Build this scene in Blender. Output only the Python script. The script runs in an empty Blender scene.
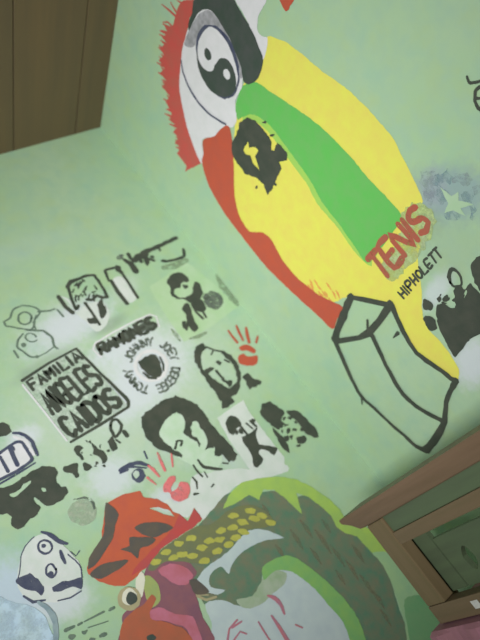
import bpy, bmesh, math, random
from mathutils import Vector, Matrix, noise as mnoise
from mathutils.geometry import tessellate_polygon

S = bpy.context.scene
C = S.collection
random.seed(11)

# ---------------------------------------------------------------- camera
CAM = Vector([1.5429, -1.0453, 1.1])
ROT = [[0.286164, 0.753384, -0.59205], [-0.52166, -0.395794, -0.75579], [-0.803729, 0.525129, 0.279748]]                      # rows: right, down, forward
cd = bpy.data.cameras.new('camera')
cam = bpy.data.objects.new('camera', cd)
C.objects.link(cam)
r, d, f = (Vector(v) for v in ROT)
cam.matrix_world = Matrix(((r.x, -d.x, -f.x, CAM.x), (r.y, -d.y, -f.y, CAM.y), (r.z, -d.z, -f.z, CAM.z), (0, 0, 0, 1)))
cd.sensor_fit = 'VERTICAL'
cd.sensor_height = 24.0
cd.lens = 24.0 * 630.0 / 640.0
cd.clip_start = 0.02
cd.dof.use_dof = True            # the phone picture is soft
cd.dof.focus_distance = 1.25
cd.dof.aperture_fstop = 1.7
S.camera = cam

# ---------------------------------------------------------------- world, light, exposure
S.view_settings.view_transform = 'Standard'
S.view_settings.look = 'None'
S.view_settings.gamma = 1.0
S.view_settings.use_curve_mapping = False
S.view_settings.exposure = 0.0
w = bpy.data.worlds.new('world')
S.world = w
w.use_nodes = True
w.node_tree.nodes['Background'].inputs[0].default_value = (0.92, 0.97, 1.0, 1)
w.node_tree.nodes['Background'].inputs[1].default_value = 0.12

def area(name, loc, aim, size, power, col):
    l = bpy.data.lights.new(name, 'AREA')
    l.shape = 'RECTANGLE'
    l.size, l.size_y = size
    l.energy = power
    l.color = col
    o = bpy.data.objects.new(name, l)
    C.objects.link(o)
    o.location = loc
    o.rotation_euler = (Vector(aim) - Vector(loc)).to_track_quat('-Z', 'Y').to_euler()
    return o
area('room_lamp', (2.02, -2.14, 1.12), (-0.02, 0.0, 1.80), (0.5, 0.5), 11.5, (1.0, 0.99, 0.96)).data.spread = math.radians(62)

# ---------------------------------------------------------------- materials
def lin(c):
    return tuple((x / 255 / 12.92) if x / 255 <= 0.04045 else ((x / 255 + 0.055) / 1.055) ** 2.4 for x in c)
MATS = {}
def new_mat(name, rough=0.7):
    m = bpy.data.materials.new(name)
    m.use_nodes = True
    nt = m.node_tree
    b = nt.nodes['Principled BSDF']
    b.inputs['Roughness'].default_value = rough
    b.inputs['Specular IOR Level'].default_value = 0.25
    MATS[name] = m
    return m, nt, b
def node(nt, t, **kw):
    n = nt.nodes.new(t)
    for k, v in kw.items():
        setattr(n, k, v)
    return n
def mixrgb(nt, fac, a, b):
    n = node(nt, 'ShaderNodeMix', data_type='RGBA')
    for sock, v in ((n.inputs[0], fac), (n.inputs[6], a), (n.inputs[7], b)):
        if isinstance(v, bpy.types.NodeSocket):
            nt.links.new(v, sock)
        elif isinstance(v, tuple):
            sock.default_value = (*v, 1)
        else:
            sock.default_value = v
    return n.outputs[2]
def noise(nt, scale, detail=3, vec=None, rough=0.55):
    n = node(nt, 'ShaderNodeTexNoise')
    n.inputs['Scale'].default_value = scale
    n.inputs['Detail'].default_value = detail
    n.inputs['Roughness'].default_value = rough
    if vec is None:
        vec = node(nt, 'ShaderNodeNewGeometry').outputs['Position']
    nt.links.new(vec, n.inputs['Vector'])
    return n.outputs['Fac']
def ramp(nt, src, lo, hi, a=0.0, b=1.0, smooth=False):
    n = node(nt, 'ShaderNodeMapRange')
    if smooth:
        n.interpolation_type = 'SMOOTHSTEP'
    nt.links.new(src, n.inputs[0])
    for i, v in enumerate((lo, hi, a, b)):
        n.inputs[1 + i].default_value = v
    return n.outputs[0]

def paint_mat(name, col, col2=None, scale=28, rough=0.65, vary=0.10):
    m, nt, b = new_mat(name, rough)
    a = lin(col)
    c2 = lin(col2) if col2 else tuple(min(1, x * (1 + vary * 1.5)) for x in a)
    if not col2:
        a = tuple(x * (1 - vary) for x in a)
    fac = ramp(nt, noise(nt, scale, 4), 0.34, 0.66)
    nt.links.new(mixrgb(nt, fac, a, c2), b.inputs['Base Color'])
    if name in PATCHY:                              # thin spray coat: the wall shows between the specks
        lo, hi, sc = PATCHY[name]
        nt.links.new(ramp(nt, noise(nt, sc, 5, None, 0.7), lo, hi), b.inputs['Alpha'])
    return m
PATCHY = {'ink_wash': (0.2, 0.42, 70), 'faded_ink': (0.36, 0.5, 110), 'spray_blue': (0.4, 0.75, 60), 'spray_violet': (0.4, 0.8, 50), 'smudge': (0.3, 0.7, 70), 'lime_wash': (0.25, 0.6, 45),
          'thin_ink': (0.3, 0.48, 120), 'brick': (0.28, 0.44, 90), 'beige_grey': (0.25, 0.65, 60), 'pale_ground': (0.2, 0.6, 50), 'moss_brown': (0.3, 0.75, 60), 'pink_red': (0.25, 0.5, 80),
          'blue_white': (0.2, 0.6, 30), 'ink': (0.2, 0.36, 90), 'navy': (0.24, 0.42, 100)}
for args in (
    ('red', (190, 88, 66), (182, 88, 70)), ('red_feather', (196, 86, 80), (184, 94, 84)), ('brick', (176, 92, 74), (162, 98, 80)),
    ('white', (212, 214, 218), (220, 220, 226)), ('pale_white', (200, 212, 206), (212, 218, 218)), ('mint', (182, 210, 182), (196, 216, 200)),
    ('grey', (142, 144, 148), (172, 172, 180), 60), ('soot', (64, 78, 70), (76, 82, 80)), ('soot_green', (88, 86, 84), (100, 92, 82)),
    ('ink_wash', (84, 92, 86), (98, 106, 98), 60), ('square_ground', (170, 202, 160), (180, 206, 174), 20),
    ('ink', (64, 72, 64), (76, 80, 72)), ('faded_ink', (84, 94, 88), (112, 122, 112), 70), ('thin_ink', (96, 116, 104), (112, 130, 116), 60), ('navy', (66, 72, 98), (84, 90, 108), 50),
    ('yellow', (224, 224, 98), (224, 214, 102)), ('lime', (164, 208, 96), (156, 204, 102)), ('green', (100, 188, 92), (110, 184, 100)),
    ('orange', (226, 164, 90), (216, 146, 84)), ('lime_wash', (178, 200, 128), (178, 194, 152), 18), ('pale_green', (166, 198, 162), (172, 200, 170)),
    ('spray_blue', (132, 158, 174), (144, 172, 170), 40), ('spray_violet', (152, 162, 176), (158, 178, 172), 40), ('spray_slate', (126, 148, 160), (154, 174, 178), 40),
    ('smudge', (132, 150, 124), (148, 168, 138), 50), ('pale_ground', (184, 206, 188), (196, 210, 200), 40), ('beige_grey', (166, 184, 162), (174, 184, 166), 40), ('blue_white', (188, 214, 234), (184, 208, 218)),
    ('pink_red', (226, 124, 130), (214, 118, 118), 40), ('moss', (92, 128, 106), (120, 124, 102), 34), ('moss_brown', (136, 128, 104), (126, 132, 106), 50), ('lime_paint', (166, 198, 98), (156, 190, 104)),
    ('leaf_pale', (160, 194, 146), (146, 186, 148), 16), ('leaf', (112, 164, 118), (122, 164, 120)), ('leaf_bright', (136, 182, 104), (122, 176, 112)), ('sage', (148, 172, 140), (170, 184, 166)),
    ('cool_white', (190, 206, 208), (182, 198, 204)), ('dusk_pink', (190, 118, 126), (172, 122, 142), 50), ('olive', (122, 126, 86), (112, 120, 92)), ('scale_yellow', (182, 182, 90), (168, 170, 84), 60),
    ('orange_red', (194, 98, 70), (186, 94, 74)), ('crimson', (188, 80, 78), (176, 84, 84)), ('plum', (130, 90, 106), (142, 96, 104)), ('rose', (190, 116, 138), (180, 104, 116)), ('rust', (180, 100, 74), (166, 100, 76)),
    ('olive_green', (164, 174, 106), (150, 168, 110)), ('cream', (220, 220, 204), (214, 214, 198)), ('tan', (176, 168, 132), (164, 158, 126))):
    paint_mat(*args)

MIST = [
    ('left', [-0.47, 1.582], 3.124, [0.413, 0.238], 'mist_pale', 0.55),
    ('left', [-0.364, 1.654], -3.066, [0.154, 0.119], 'mist_white', 0.9),
    ('left', [-0.513, 1.857], -2.949, [0.149, 0.083], 'mist_white', 0.6),
    ('left', [-0.395, 1.405], 2.042, [0.132, 0.074], 'mist_white', 0.3),
    ('left', [-0.503, 1.859], -2.898, [0.078, 0.05], 'mist_white', 0.85),
    ('left', [-0.445, 1.595], -2.995, [0.148, 0.072], 'mist_white', 0.85),
    ('left', [-0.403, 1.736], -3.05, [0.119, 0.042], 'mist_white', 0.85),
    ('left', [-0.621, 1.427], -3.125, [0.073, 0.06], 'mist_white', 0.8),
    ('left', [-0.748, 1.627], 3.012, [0.051, 0.036], 'mist_white', 0.85),
    ('left', [-0.942, 1.314], 1.61, [0.113, 0.097], 'mist_blue', 0.95),
    ('left', [-0.857, 1.254], 2.739, [0.074, 0.054], 'mist_white', 0.85),
    ('left', [-0.32, 1.286], 1.854, [0.095, 0.046], 'mist_white', 0.4),
    ('left', [-0.42, 1.856], -2.771, [0.08, 0.06], 'mist_white', 0.7),
    ('left', [-0.291, 1.887], 0.528, [0.07, 0.042], 'mist_white', 0.35),
    ('left', [-0.531, 1.303], 2.583, [0.061, 0.04], 'mist_white', 0.85),
    ('left', [-0.393, 1.805], -3.03, [0.067, 0.021], 'mist_grey', 0.6),
    ('left', [-0.656, 1.717], 1.684, [0.108, 0.026], 'mist_grey', 0.35),
    ('left', [-0.608, 1.779], -3.007, [0.106, 0.025], 'mist_grey', 0.45),
    ('left', [-0.487, 2.141], 3.116, [0.202, 0.048], 'mist_blue', 0.12),
    ('right', [0.556, 1.115], 0.308, [0.082, 0.052], 'mist_white', 0.9),
    ('right', [0.618, 1.275], 0.097, [0.07, 0.026], 'mist_white', 0.7),
    ('right', [0.805, 1.385], 2.438, [0.111, 0.067], 'mist_blueviolet', 0.75),
    ('right', [0.782, 1.419], 0.55, [0.054, 0.037], 'mist_violet', 0.4),
    ('right', [0.714, 1.312], 2.956, [0.099, 0.081], 'mist_grey', 0.25),
    ('right', [0.712, 1.385], 2.675, [0.055, 0.042], 'mist_grey', 0.35),
]
MIST_COL = {'mist_white': (206, 214, 222), 'mist_blue': (188, 206, 222), 'mist_grey': (140, 160, 142), 'mist_pale': (194, 208, 200), 'mist_blueviolet': (140, 162, 172), 'mist_violet': (158, 160, 178)}
def wall_mat(name, wall):
    m, nt, b = new_mat(name, 0.55)
    pos = node(nt, 'ShaderNodeNewGeometry').outputs['Position']
    big = ramp(nt, noise(nt, 2.2, 4, pos), 0.35, 0.65)
    col = mixrgb(nt, big, lin((165, 198, 158)), lin((172, 200, 168)))
    small = ramp(nt, noise(nt, 26, 5, pos), 0.42, 0.75)
    col = mixrgb(nt, small, col, lin((162, 194, 168)))
    col = mixrgb(nt, ramp(nt, noise(nt, 14, 3, pos), 0.5, 0.8, 0, 0.55), col, lin((172, 196, 140)))   # uneven older coats
    col = mixrgb(nt, ramp(nt, noise(nt, 9.5, 3, pos), 0.52, 0.8, 0, 0.6), col, lin((150, 192, 172)))
    sep = node(nt, 'ShaderNodeSeparateXYZ')
    nt.links.new(pos, sep.inputs[0])
    com = node(nt, 'ShaderNodeCombineXYZ')
    nt.links.new(sep.outputs['Y' if wall == 'left' else 'X'], com.inputs[0])
    nt.links.new(sep.outputs['Z'], com.inputs[1])
    speck = noise(nt, 60, 4, pos)
    for (wl, p, ang, sc, key, strength) in MIST:              # overspray of the stencils, soft edged spray paint
        if wl != wall:
            continue
        mp = node(nt, 'ShaderNodeMapping', vector_type='TEXTURE')
        mp.inputs['Location'].default_value = (p[0], p[1], 0)
        mp.inputs['Rotation'].default_value = (0, 0, ang)
        mp.inputs['Scale'].default_value = (sc[0], sc[1], 1)
        nt.links.new(com.outputs[0], mp.inputs[0])
        ln = node(nt, 'ShaderNodeVectorMath', operation='LENGTH')
        nt.links.new(mp.outputs[0], ln.inputs[0])
        ad = node(nt, 'ShaderNodeMath', operation='MULTIPLY_ADD')
        nt.links.new(speck, ad.inputs[0]); ad.inputs[1].default_value = 0.7
        nt.links.new(ln.outputs['Value'], ad.inputs[2])
        fac = ramp(nt, ad.outputs[0], 1.6, 0.7, 0.0, strength, True)
        col = mixrgb(nt, fac, col, lin(MIST_COL[key]))
    nt.links.new(col, b.inputs['Base Color'])
    bp = node(nt, 'ShaderNodeBump')
    bp.inputs['Strength'].default_value = 0.12
    bp.inputs['Distance'].default_value = 0.004
    nt.links.new(noise(nt, 40, 5, pos), bp.inputs['Height'])
    nt.links.new(bp.outputs[0], b.inputs['Normal'])
    return m
def wood_mat(name, c1, c2, scale=(3, 40, 40), rough=0.45):
    m, nt, b = new_mat(name, rough)
    tc = node(nt, 'ShaderNodeTexCoord')
    mp = node(nt, 'ShaderNodeMapping')
    mp.inputs['Scale'].default_value = scale
    nt.links.new(tc.outputs['Object'], mp.inputs[0])
    fac = ramp(nt, noise(nt, 1.0, 6, mp.outputs[0], 0.6), 0.3, 0.7)
    nt.links.new(mixrgb(nt, fac, lin(c1), lin(c2)), b.inputs['Base Color'])
    return m
wall_mat('wall_left_paint', 'left')
wall_mat('wall_right_paint', 'right')
wood_mat('dark_ceiling_board', (118, 100, 74), (104, 92, 72), (1.5, 22, 22), 0.7)
wood_mat('brown_wood', (116, 98, 78), (102, 90, 68))
wood_mat('brown_board', (120, 98, 80), (104, 86, 68))
wood_mat('brown_wood_upright', (116, 100, 76), (104, 92, 66), (40, 40, 3))
wood_mat('dark_green_panel', (88, 104, 78), (80, 92, 72))
paint_mat('floor_tile', (120, 112, 100), (104, 98, 90), 6)
paint_mat('pink_cloth', (158, 112, 126), (150, 108, 116), 14, 0.85)
paint_mat('dark_cover', (76, 94, 92), (70, 84, 86), 20)
paint_mat('green_label', (140, 170, 116), (130, 160, 108), 20)
paint_mat('page_white', (198, 200, 196), (186, 188, 184), 80)

# ---------------------------------------------------------------- mesh helpers
def link(name, bm, mat, parent=None, loc=(0, 0, 0), smooth=False):
    bmesh.ops.recalc_face_normals(bm, faces=bm.faces[:])
    me = bpy.data.meshes.new(name)
    bm.to_mesh(me)
    bm.free()
    for p in me.polygons:
        p.use_smooth = smooth
    me.materials.append(MATS[mat])
    o = bpy.data.objects.new(name, me)
    C.objects.link(o)
    o.location = loc
    if parent:
        o.parent = parent
    return o
def box(bm, lo, hi, bevel=0.0):
    g = bmesh.ops.create_cube(bm, size=1.0)
    vs = g['verts']
    for v in vs:
        v.co = Vector([(lo[i] + hi[i]) / 2 + v.co[i] * (hi[i] - lo[i]) for i in range(3)])
    if bevel:
        es = list({e for v in vs for e in v.link_edges})
        bmesh.ops.bevel(bm, geom=es, offset=bevel, segments=2, affect='EDGES', profile=0.6)
def boxbm(lo, hi, bevel=0.0):
    bm = bmesh.new()
    box(bm, lo, hi, bevel)
    return bm
def tag(o, label, cat, group=None):
    o['label'] = label
    o['category'] = cat
    if group:
        o['group'] = group
    return o
def empty(name, loc, label, cat, group=None):
    o = bpy.data.objects.new(name, None)
    o.empty_display_size = 0.05
    C.objects.link(o)
    o.location = loc
    return tag(o, label, cat, group)
def struct(name, bm, mat):
    o = link(name, bm, mat)
    o['kind'] = 'structure'
    return o

# ---------------------------------------------------------------- room
HC = 2.5
struct('wall_left', boxbm((-0.12, -3.4, 0), (0, 0, HC)), 'wall_left_paint')
struct('wall_right', boxbm((-0.12, 0, 0), (3.4, 0.12, HC)), 'wall_right_paint')
struct('floor', boxbm((-0.12, -3.4, -0.1), (3.4, 0.12, 0)), 'floor_tile')
cbm = bmesh.new()                                   # boarded ceiling, boards with fine joints
for i in range(16):
    y1 = 0.12 - i * 0.22
    box(cbm, (-0.12, max(y1 - 0.217, -3.4), HC), (3.4, y1, HC + 0.03), 0.0015)
struct('ceiling', cbm, 'dark_ceiling_board')

# ---------------------------------------------------------------- wall paintings
def spline(pts, closed, sub=3):
    n = len(pts)
    out = []
    for i in range(n if closed else n - 1):
        p0 = pts[(i - 1) % n] if closed or i > 0 else pts[0]
        p1, p2 = pts[i], pts[(i + 1) % n]
        p3 = pts[(i + 2) % n] if closed or i + 2 < n else pts[-1]
        for k in range(sub):
            t = k / sub
            q = []
            for a in range(len(p1)):
                m1 = (p2[a] - p0[a]) * 0.42
                m2 = (p3[a] - p1[a]) * 0.42
                t2, t3 = t * t, t * t * t
                q.append((2 * t3 - 3 * t2 + 1) * p1[a] + (t3 - 2 * t2 + t) * m1 + (3 * t2 - 2 * t3) * p2[a] + (t3 - t2) * m2)
            out.append(tuple(q))
    if not closed:
        out.append(tuple(pts[-1]))
    return out
def pairs(fl):
    return [(fl[i] / 1000, fl[i + 1] / 1000) for i in range(0, len(fl), 2)]
def ragged(loop, amp):
    """hand cut, sprayed outline: short edges wandering by a millimetre or so"""
    out = []
    n = len(loop)
    for i in range(n):
        (ax, ay), (bx, by) = loop[i], loop[(i + 1) % n]
        k = max(1, int(math.hypot(bx - ax, by - ay) / 0.006))
        for j in range(k):
            x, y = ax + (bx - ax) * j / k, ay + (by - ay) * j / k
            q = Vector((x * 95, y * 95, 3.7))
            out.append((x + amp * mnoise.noise(q), y + amp * mnoise.noise(q + Vector((17.3, 5.1, 9.2)))))
    return out
def shape_faces(sh, amp=0.0):
    """returns (vertices, faces) in wall coordinates (along the wall, height), metres"""
    if sh[0] == 'f':
        loops = [ragged(spline(pairs(l), True) if sh[1] else pairs(l), amp) for l in sh[2:]]
        tris = tessellate_polygon([[Vector((a, b, 0)) for a, b in l] for l in loops])
        vs = [p for l in loops for p in l]
        return vs, [t for t in tris if len(set(t)) == 3]
    pts, ws = pairs(sh[2]), sh[1]
    n = len(pts)
    rad = []
    for i in range(n):                              # brush width along the stroke
        t = i / (n - 1) * (len(ws) - 1)
        k = min(int(t), len(ws) - 2) if len(ws) > 1 else 0
        wd = ws[0] if len(ws) == 1 else ws[k] * (1 - (t - k)) + ws[k + 1] * (t - k)
        rad.append(wd / 2000)
    P = [(a, b, c) for (a, b), c in zip(pts, rad)]
    if n > 3:
        P = spline(P, False)
    if amp:
        Q = []
        for i in range(len(P) - 1):
            k = max(1, int(math.hypot(P[i + 1][0] - P[i][0], P[i + 1][1] - P[i][1]) / 0.006))
            Q += [tuple(P[i][a] + (P[i + 1][a] - P[i][a]) * j / k for a in range(3)) for j in range(k)]
        Q.append(P[-1])
        P = [(x + amp * .5 * mnoise.noise(Vector((x * 90, y * 90, 1))), y + amp * .5 * mnoise.noise(Vector((x * 90, y * 90, 7))),
              rr * (1 + .3 * mnoise.noise(Vector((x * 110, y * 110, 4))))) for x, y, rr in P]
    vs, fs = [], []
    m = len(P)
    def tangent(i):
        a, b = P[max(i - 1, 0)], P[min(i + 1, m - 1)]
        dx, dy = b[0] - a[0], b[1] - a[1]
        l = math.hypot(dx, dy) or 1e-9
        return dx / l, dy / l
    t0, t1 = tangent(0), tangent(m - 1)
    ends = [(P[0][0] - t0[0] * P[0][2] * .8, P[0][1] - t0[1] * P[0][2] * .8, P[0][2] * .45, t0)]
    body = [(P[i][0], P[i][1], P[i][2], tangent(i)) for i in range(m)]
    ends2 = [(P[-1][0] + t1[0] * P[-1][2] * .8, P[-1][1] + t1[1] * P[-1][2] * .8, P[-1][2] * .45, t1)]
    for (x, y, rr, (tx, ty)) in ends + body + ends2:
        vs += [(x - ty * rr, y + tx * rr), (x + ty * rr, y - tx * rr)]
    for i in range(len(vs) // 2 - 1):
        a = 2 * i
        fs.append((a, a + 1, a + 3, a + 2))
    return vs, fs
LAYER = 0.0005
ORDER = [0]
ROUGH_EDGE = {'ink': 0.0045, 'faded_ink': 0.005, 'thin_ink': 0.003, 'navy': 0.0035, 'brick': 0.004, 'spray_blue': 0.012, 'spray_violet': 0.012, 'smudge': 0.008, 'lime_wash': 0.008}
def on_wall(wall, u, z, off):
    return Vector((off, u, z)) if wall == 'left' else Vector((u, -off, z))
def paint_mesh(name, wall, layer, mat, shapes, root_loc=None):
    V, Fc = [], []
    for sh in shapes:
        vs, fs = shape_faces(sh, ROUGH_EDGE.get(mat, 0.002))
        b = len(V)
        ORDER[0] += 1
        lift = (ORDER[0] % 60) * 7e-6               # strokes laid over one another keep their own coat
        V += [(x, y, lift) for x, y in vs]
        Fc += [tuple(i + b for i in f) for f in fs]
    cu = (min(v[0] for v in V) + max(v[0] for v in V)) / 2
    cz = (min(v[1] for v in V) + max(v[1] for v in V)) / 2
    loc = on_wall(wall, cu, cz, LAYER * layer)
    me = bpy.data.meshes.new(name)
    me.from_pydata([on_wall(wall, u - cu, z - cz, h) for u, z, h in V], [], Fc)
    me.materials.append(MATS[mat])
    o = bpy.data.objects.new(name, me)
    C.objects.link(o)
    o.location = loc
    return o, cu, min(v[1] for v in V)
def one(name, wall, label, cat, group, layer, mat, shapes):
    o, _, _ = paint_mesh(name, wall, layer, mat, shapes)
    return tag(o, label, cat, group)
def many(name, wall, label, cat, group, parts):
    made = []
    for pn, layer, mat, shapes, lab in parts:
        o, cu, z0 = paint_mesh(pn, wall, layer, mat, shapes)
        if lab:
            o['label'] = lab
        made.append((o, cu, z0))
    loc = on_wall(wall, sum(m[1] for m in made) / len(made), min(m[2] for m in made), 0)
    root = empty(name, loc, label, cat, group)
    for o, _, _ in made:
        o.location = o.location - loc
        o.parent = root
    return root

# ---------------------------------------------------------------- cloth covered table and wooden rack
TZ = 0.742
t = empty('side_table', (0.72, -0.17, 0), 'side table under a pink cloth below the wooden rack', 'table')
def rel(lo, hi, base, bevel=0.0):
    return boxbm([a - b for a, b in zip(lo, base)], [a - b for a, b in zip(hi, base)], bevel)
tb = (0.72, -0.17, 0)
link('tabletop', rel((0.28, -0.31, TZ - 0.034), (1.16, -0.02, TZ - 0.004), tb, 0.003), 'brown_wood', t)
for x in (0.30, 1.10):
    for y in (-0.30, -0.07):
        link('leg', rel((x, y, 0), (x + 0.04, y + 0.04, TZ - 0.034), tb, 0.003), 'brown_wood_upright', t)
cl = bmesh.new()                                    # cloth: flat top, rippled skirt on front and left end
prof = []
x0, x1, y0, y1 = 0.272, 1.168, -0.318, -0.012
rim = [(x0, y1)] + [(x0, y1 + (y0 - y1) * i / 12) for i in range(1, 13)] + [(x0 + (x1 - x0) * i / 40, y0) for i in range(1, 41)]
rows = []
for k, zz in enumerate((TZ, TZ - 0.006, TZ - 0.08, TZ - 0.2, TZ - 0.34)):
    row = []
    for i, (x, y) in enumerate(rim):
        amp = 0.012 * min(1, k / 3) * math.sin(i * 1.1) + 0.004 * k
        nx, ny = (-1, 0) if i < 12 else ((-.7, -.7) if i == 12 else (0, -1))
        if k == 0:
            nx = ny = 0
        row.append(cl.verts.new((x + nx * (amp + 0.003) - tb[0], y + ny * (amp + 0.003) - tb[1], zz + (0.008 * math.sin(i * .9) if k == 4 else 0))))
    rows.append(row)
for a, b in zip(rows, rows[1:]):
    for i in range(len(rim) - 1):
        cl.faces.new((a[i], a[i + 1], b[i + 1], b[i]))
br = cl.verts.new((x1 - tb[0], y1 - tb[1], TZ))
cl.faces.new([br] + rows[0][::-1])
o = link('tablecloth', cl, 'pink_cloth', None, tb)
md = o.modifiers.new('thickness', 'SOLIDIFY'); md.thickness = 0.002; md.offset = -1
tag(o, 'pink cloth hanging over the table front under the wooden rack', 'tablecloth')

sb = (0.70, -0.27, TZ)
s = empty('wooden_rack', sb, 'low brown wooden rack with dark green inset boards, standing on the pink cloth', 'rack')
X0, X1, YF, YB = 0.292, 1.13, -0.30, -0.235
def sp(name, lo, hi, mat, bevel=0.002):
    return link(name, rel(lo, hi, sb, bevel), mat, s)
tp = bmesh.new()                                    # top board: moulded edge flaring out to a sharp end
prof = [(0.0, 0.982), (0.020, 0.984), (0.040, 1.000), (0.066, 1.013), (0.068, 1.019), (0.066, 1.023), (0.0, 1.023)]
ring = []
for (ov, z) in prof:
    yf = YF - 0.002 - ov * .1
    ring.append([tp.verts.new((x - sb[0], y - sb[1], z - sb[2])) for x, y in ((X0 - ov, YB), (X0 - ov, yf), (X1 + ov, yf), (X1 + ov, YB))])
for a, b in zip(ring[:-1], ring[1:]):
    for i in range(4):
        tp.faces.new((a[i], a[(i + 1) % 4], b[(i + 1) % 4], b[i]))
tp.faces.new(ring[0])
tp.faces.new(ring[-1])
link('top_board', tp, 'brown_board', s)
PW = 0.064
sp('frieze_board', (X0 + PW, YF + 0.006, 0.945), (X1 - PW, YF + 0.022, 0.981), 'dark_green_panel')
sp('front_rail', (X0 + PW, YF + 0.001, 0.917), (X1 - PW, YF + 0.026, 0.945), 'brown_wood')
for x in (X0, X1 - PW):
    sp('post', (x, YF, TZ + 0.042), (x + PW, YF + 0.03, 0.981), 'brown_wood_upright', 0.003)
    sp('back_post', (x, YB - 0.02, TZ + 0.003), (x + 0.03, YB, 0.981), 'brown_wood_upright')
    sp('end_board', (x + 0.004, YF + 0.031, TZ + 0.042), (x + 0.016, YB - 0.021, 0.981), 'brown_wood_upright', 0.001)
sp('bottom_rail', (X0, YF - 0.001, TZ + 0.003), (X1, YF + 0.028, TZ + 0.0415), 'brown_wood')
def inset(x0, x1, z0, z1, holes=()):
    loops = [[(x0, z0), (x1, z0), (x1, z1), (x0, z1)]] + [list(h) for h in holes]
    bm = bmesh.new()
    vs = [bm.verts.new((x - sb[0], -0.262 - sb[1], z - sb[2])) for l in loops for x, z in l]
    for f in tessellate_polygon([[Vector((x, z, 0)) for x, z in l] for l in loops]):
        bm.faces.new([vs[i] for i in f])
    g = bmesh.ops.extrude_face_region(bm, geom=bm.faces[:])
    for v in g['geom']:
        if isinstance(v, bmesh.types.BMVert):
            v.co.y += 0.012
    return link('inset_board', bm, 'dark_green_panel', s)
def leaf(cx, cz, w, h, tilt):
    c, q = math.cos(tilt), math.sin(tilt)
    P = []
    for i in range(16):
        a = 2 * math.pi * i / 16
        x, z = w * math.cos(a) * (1 - .35 * abs(math.sin(a))), h * math.sin(a)
        P.append((cx + x * c - z * q, cz + x * q + z * c))
    return P
inset(X0 + 0.03, 0.398, TZ + 0.0425, 0.9165)
inset(0.404, 0.618, TZ + 0.0425, 0.892, [leaf(0.464, 0.834, 0.017, 0.026, -0.25), leaf(0.545, 0.832, 0.013, 0.034, 0.1)])
inset(0.624, 0.838, TZ + 0.0425, 0.892, [leaf(0.684, 0.834, 0.017, 0.026, -0.25), leaf(0.765, 0.832, 0.013, 0.034, 0.1)])
inset(0.844, X1 - 0.03, TZ + 0.0425, 0.9165)
link('sticker', rel((0.430, YF - 0.0016, 0.757), (0.452, YF - 0.0011, 0.773), sb), 'page_white', s)['label'] = 'small white sticker'
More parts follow.
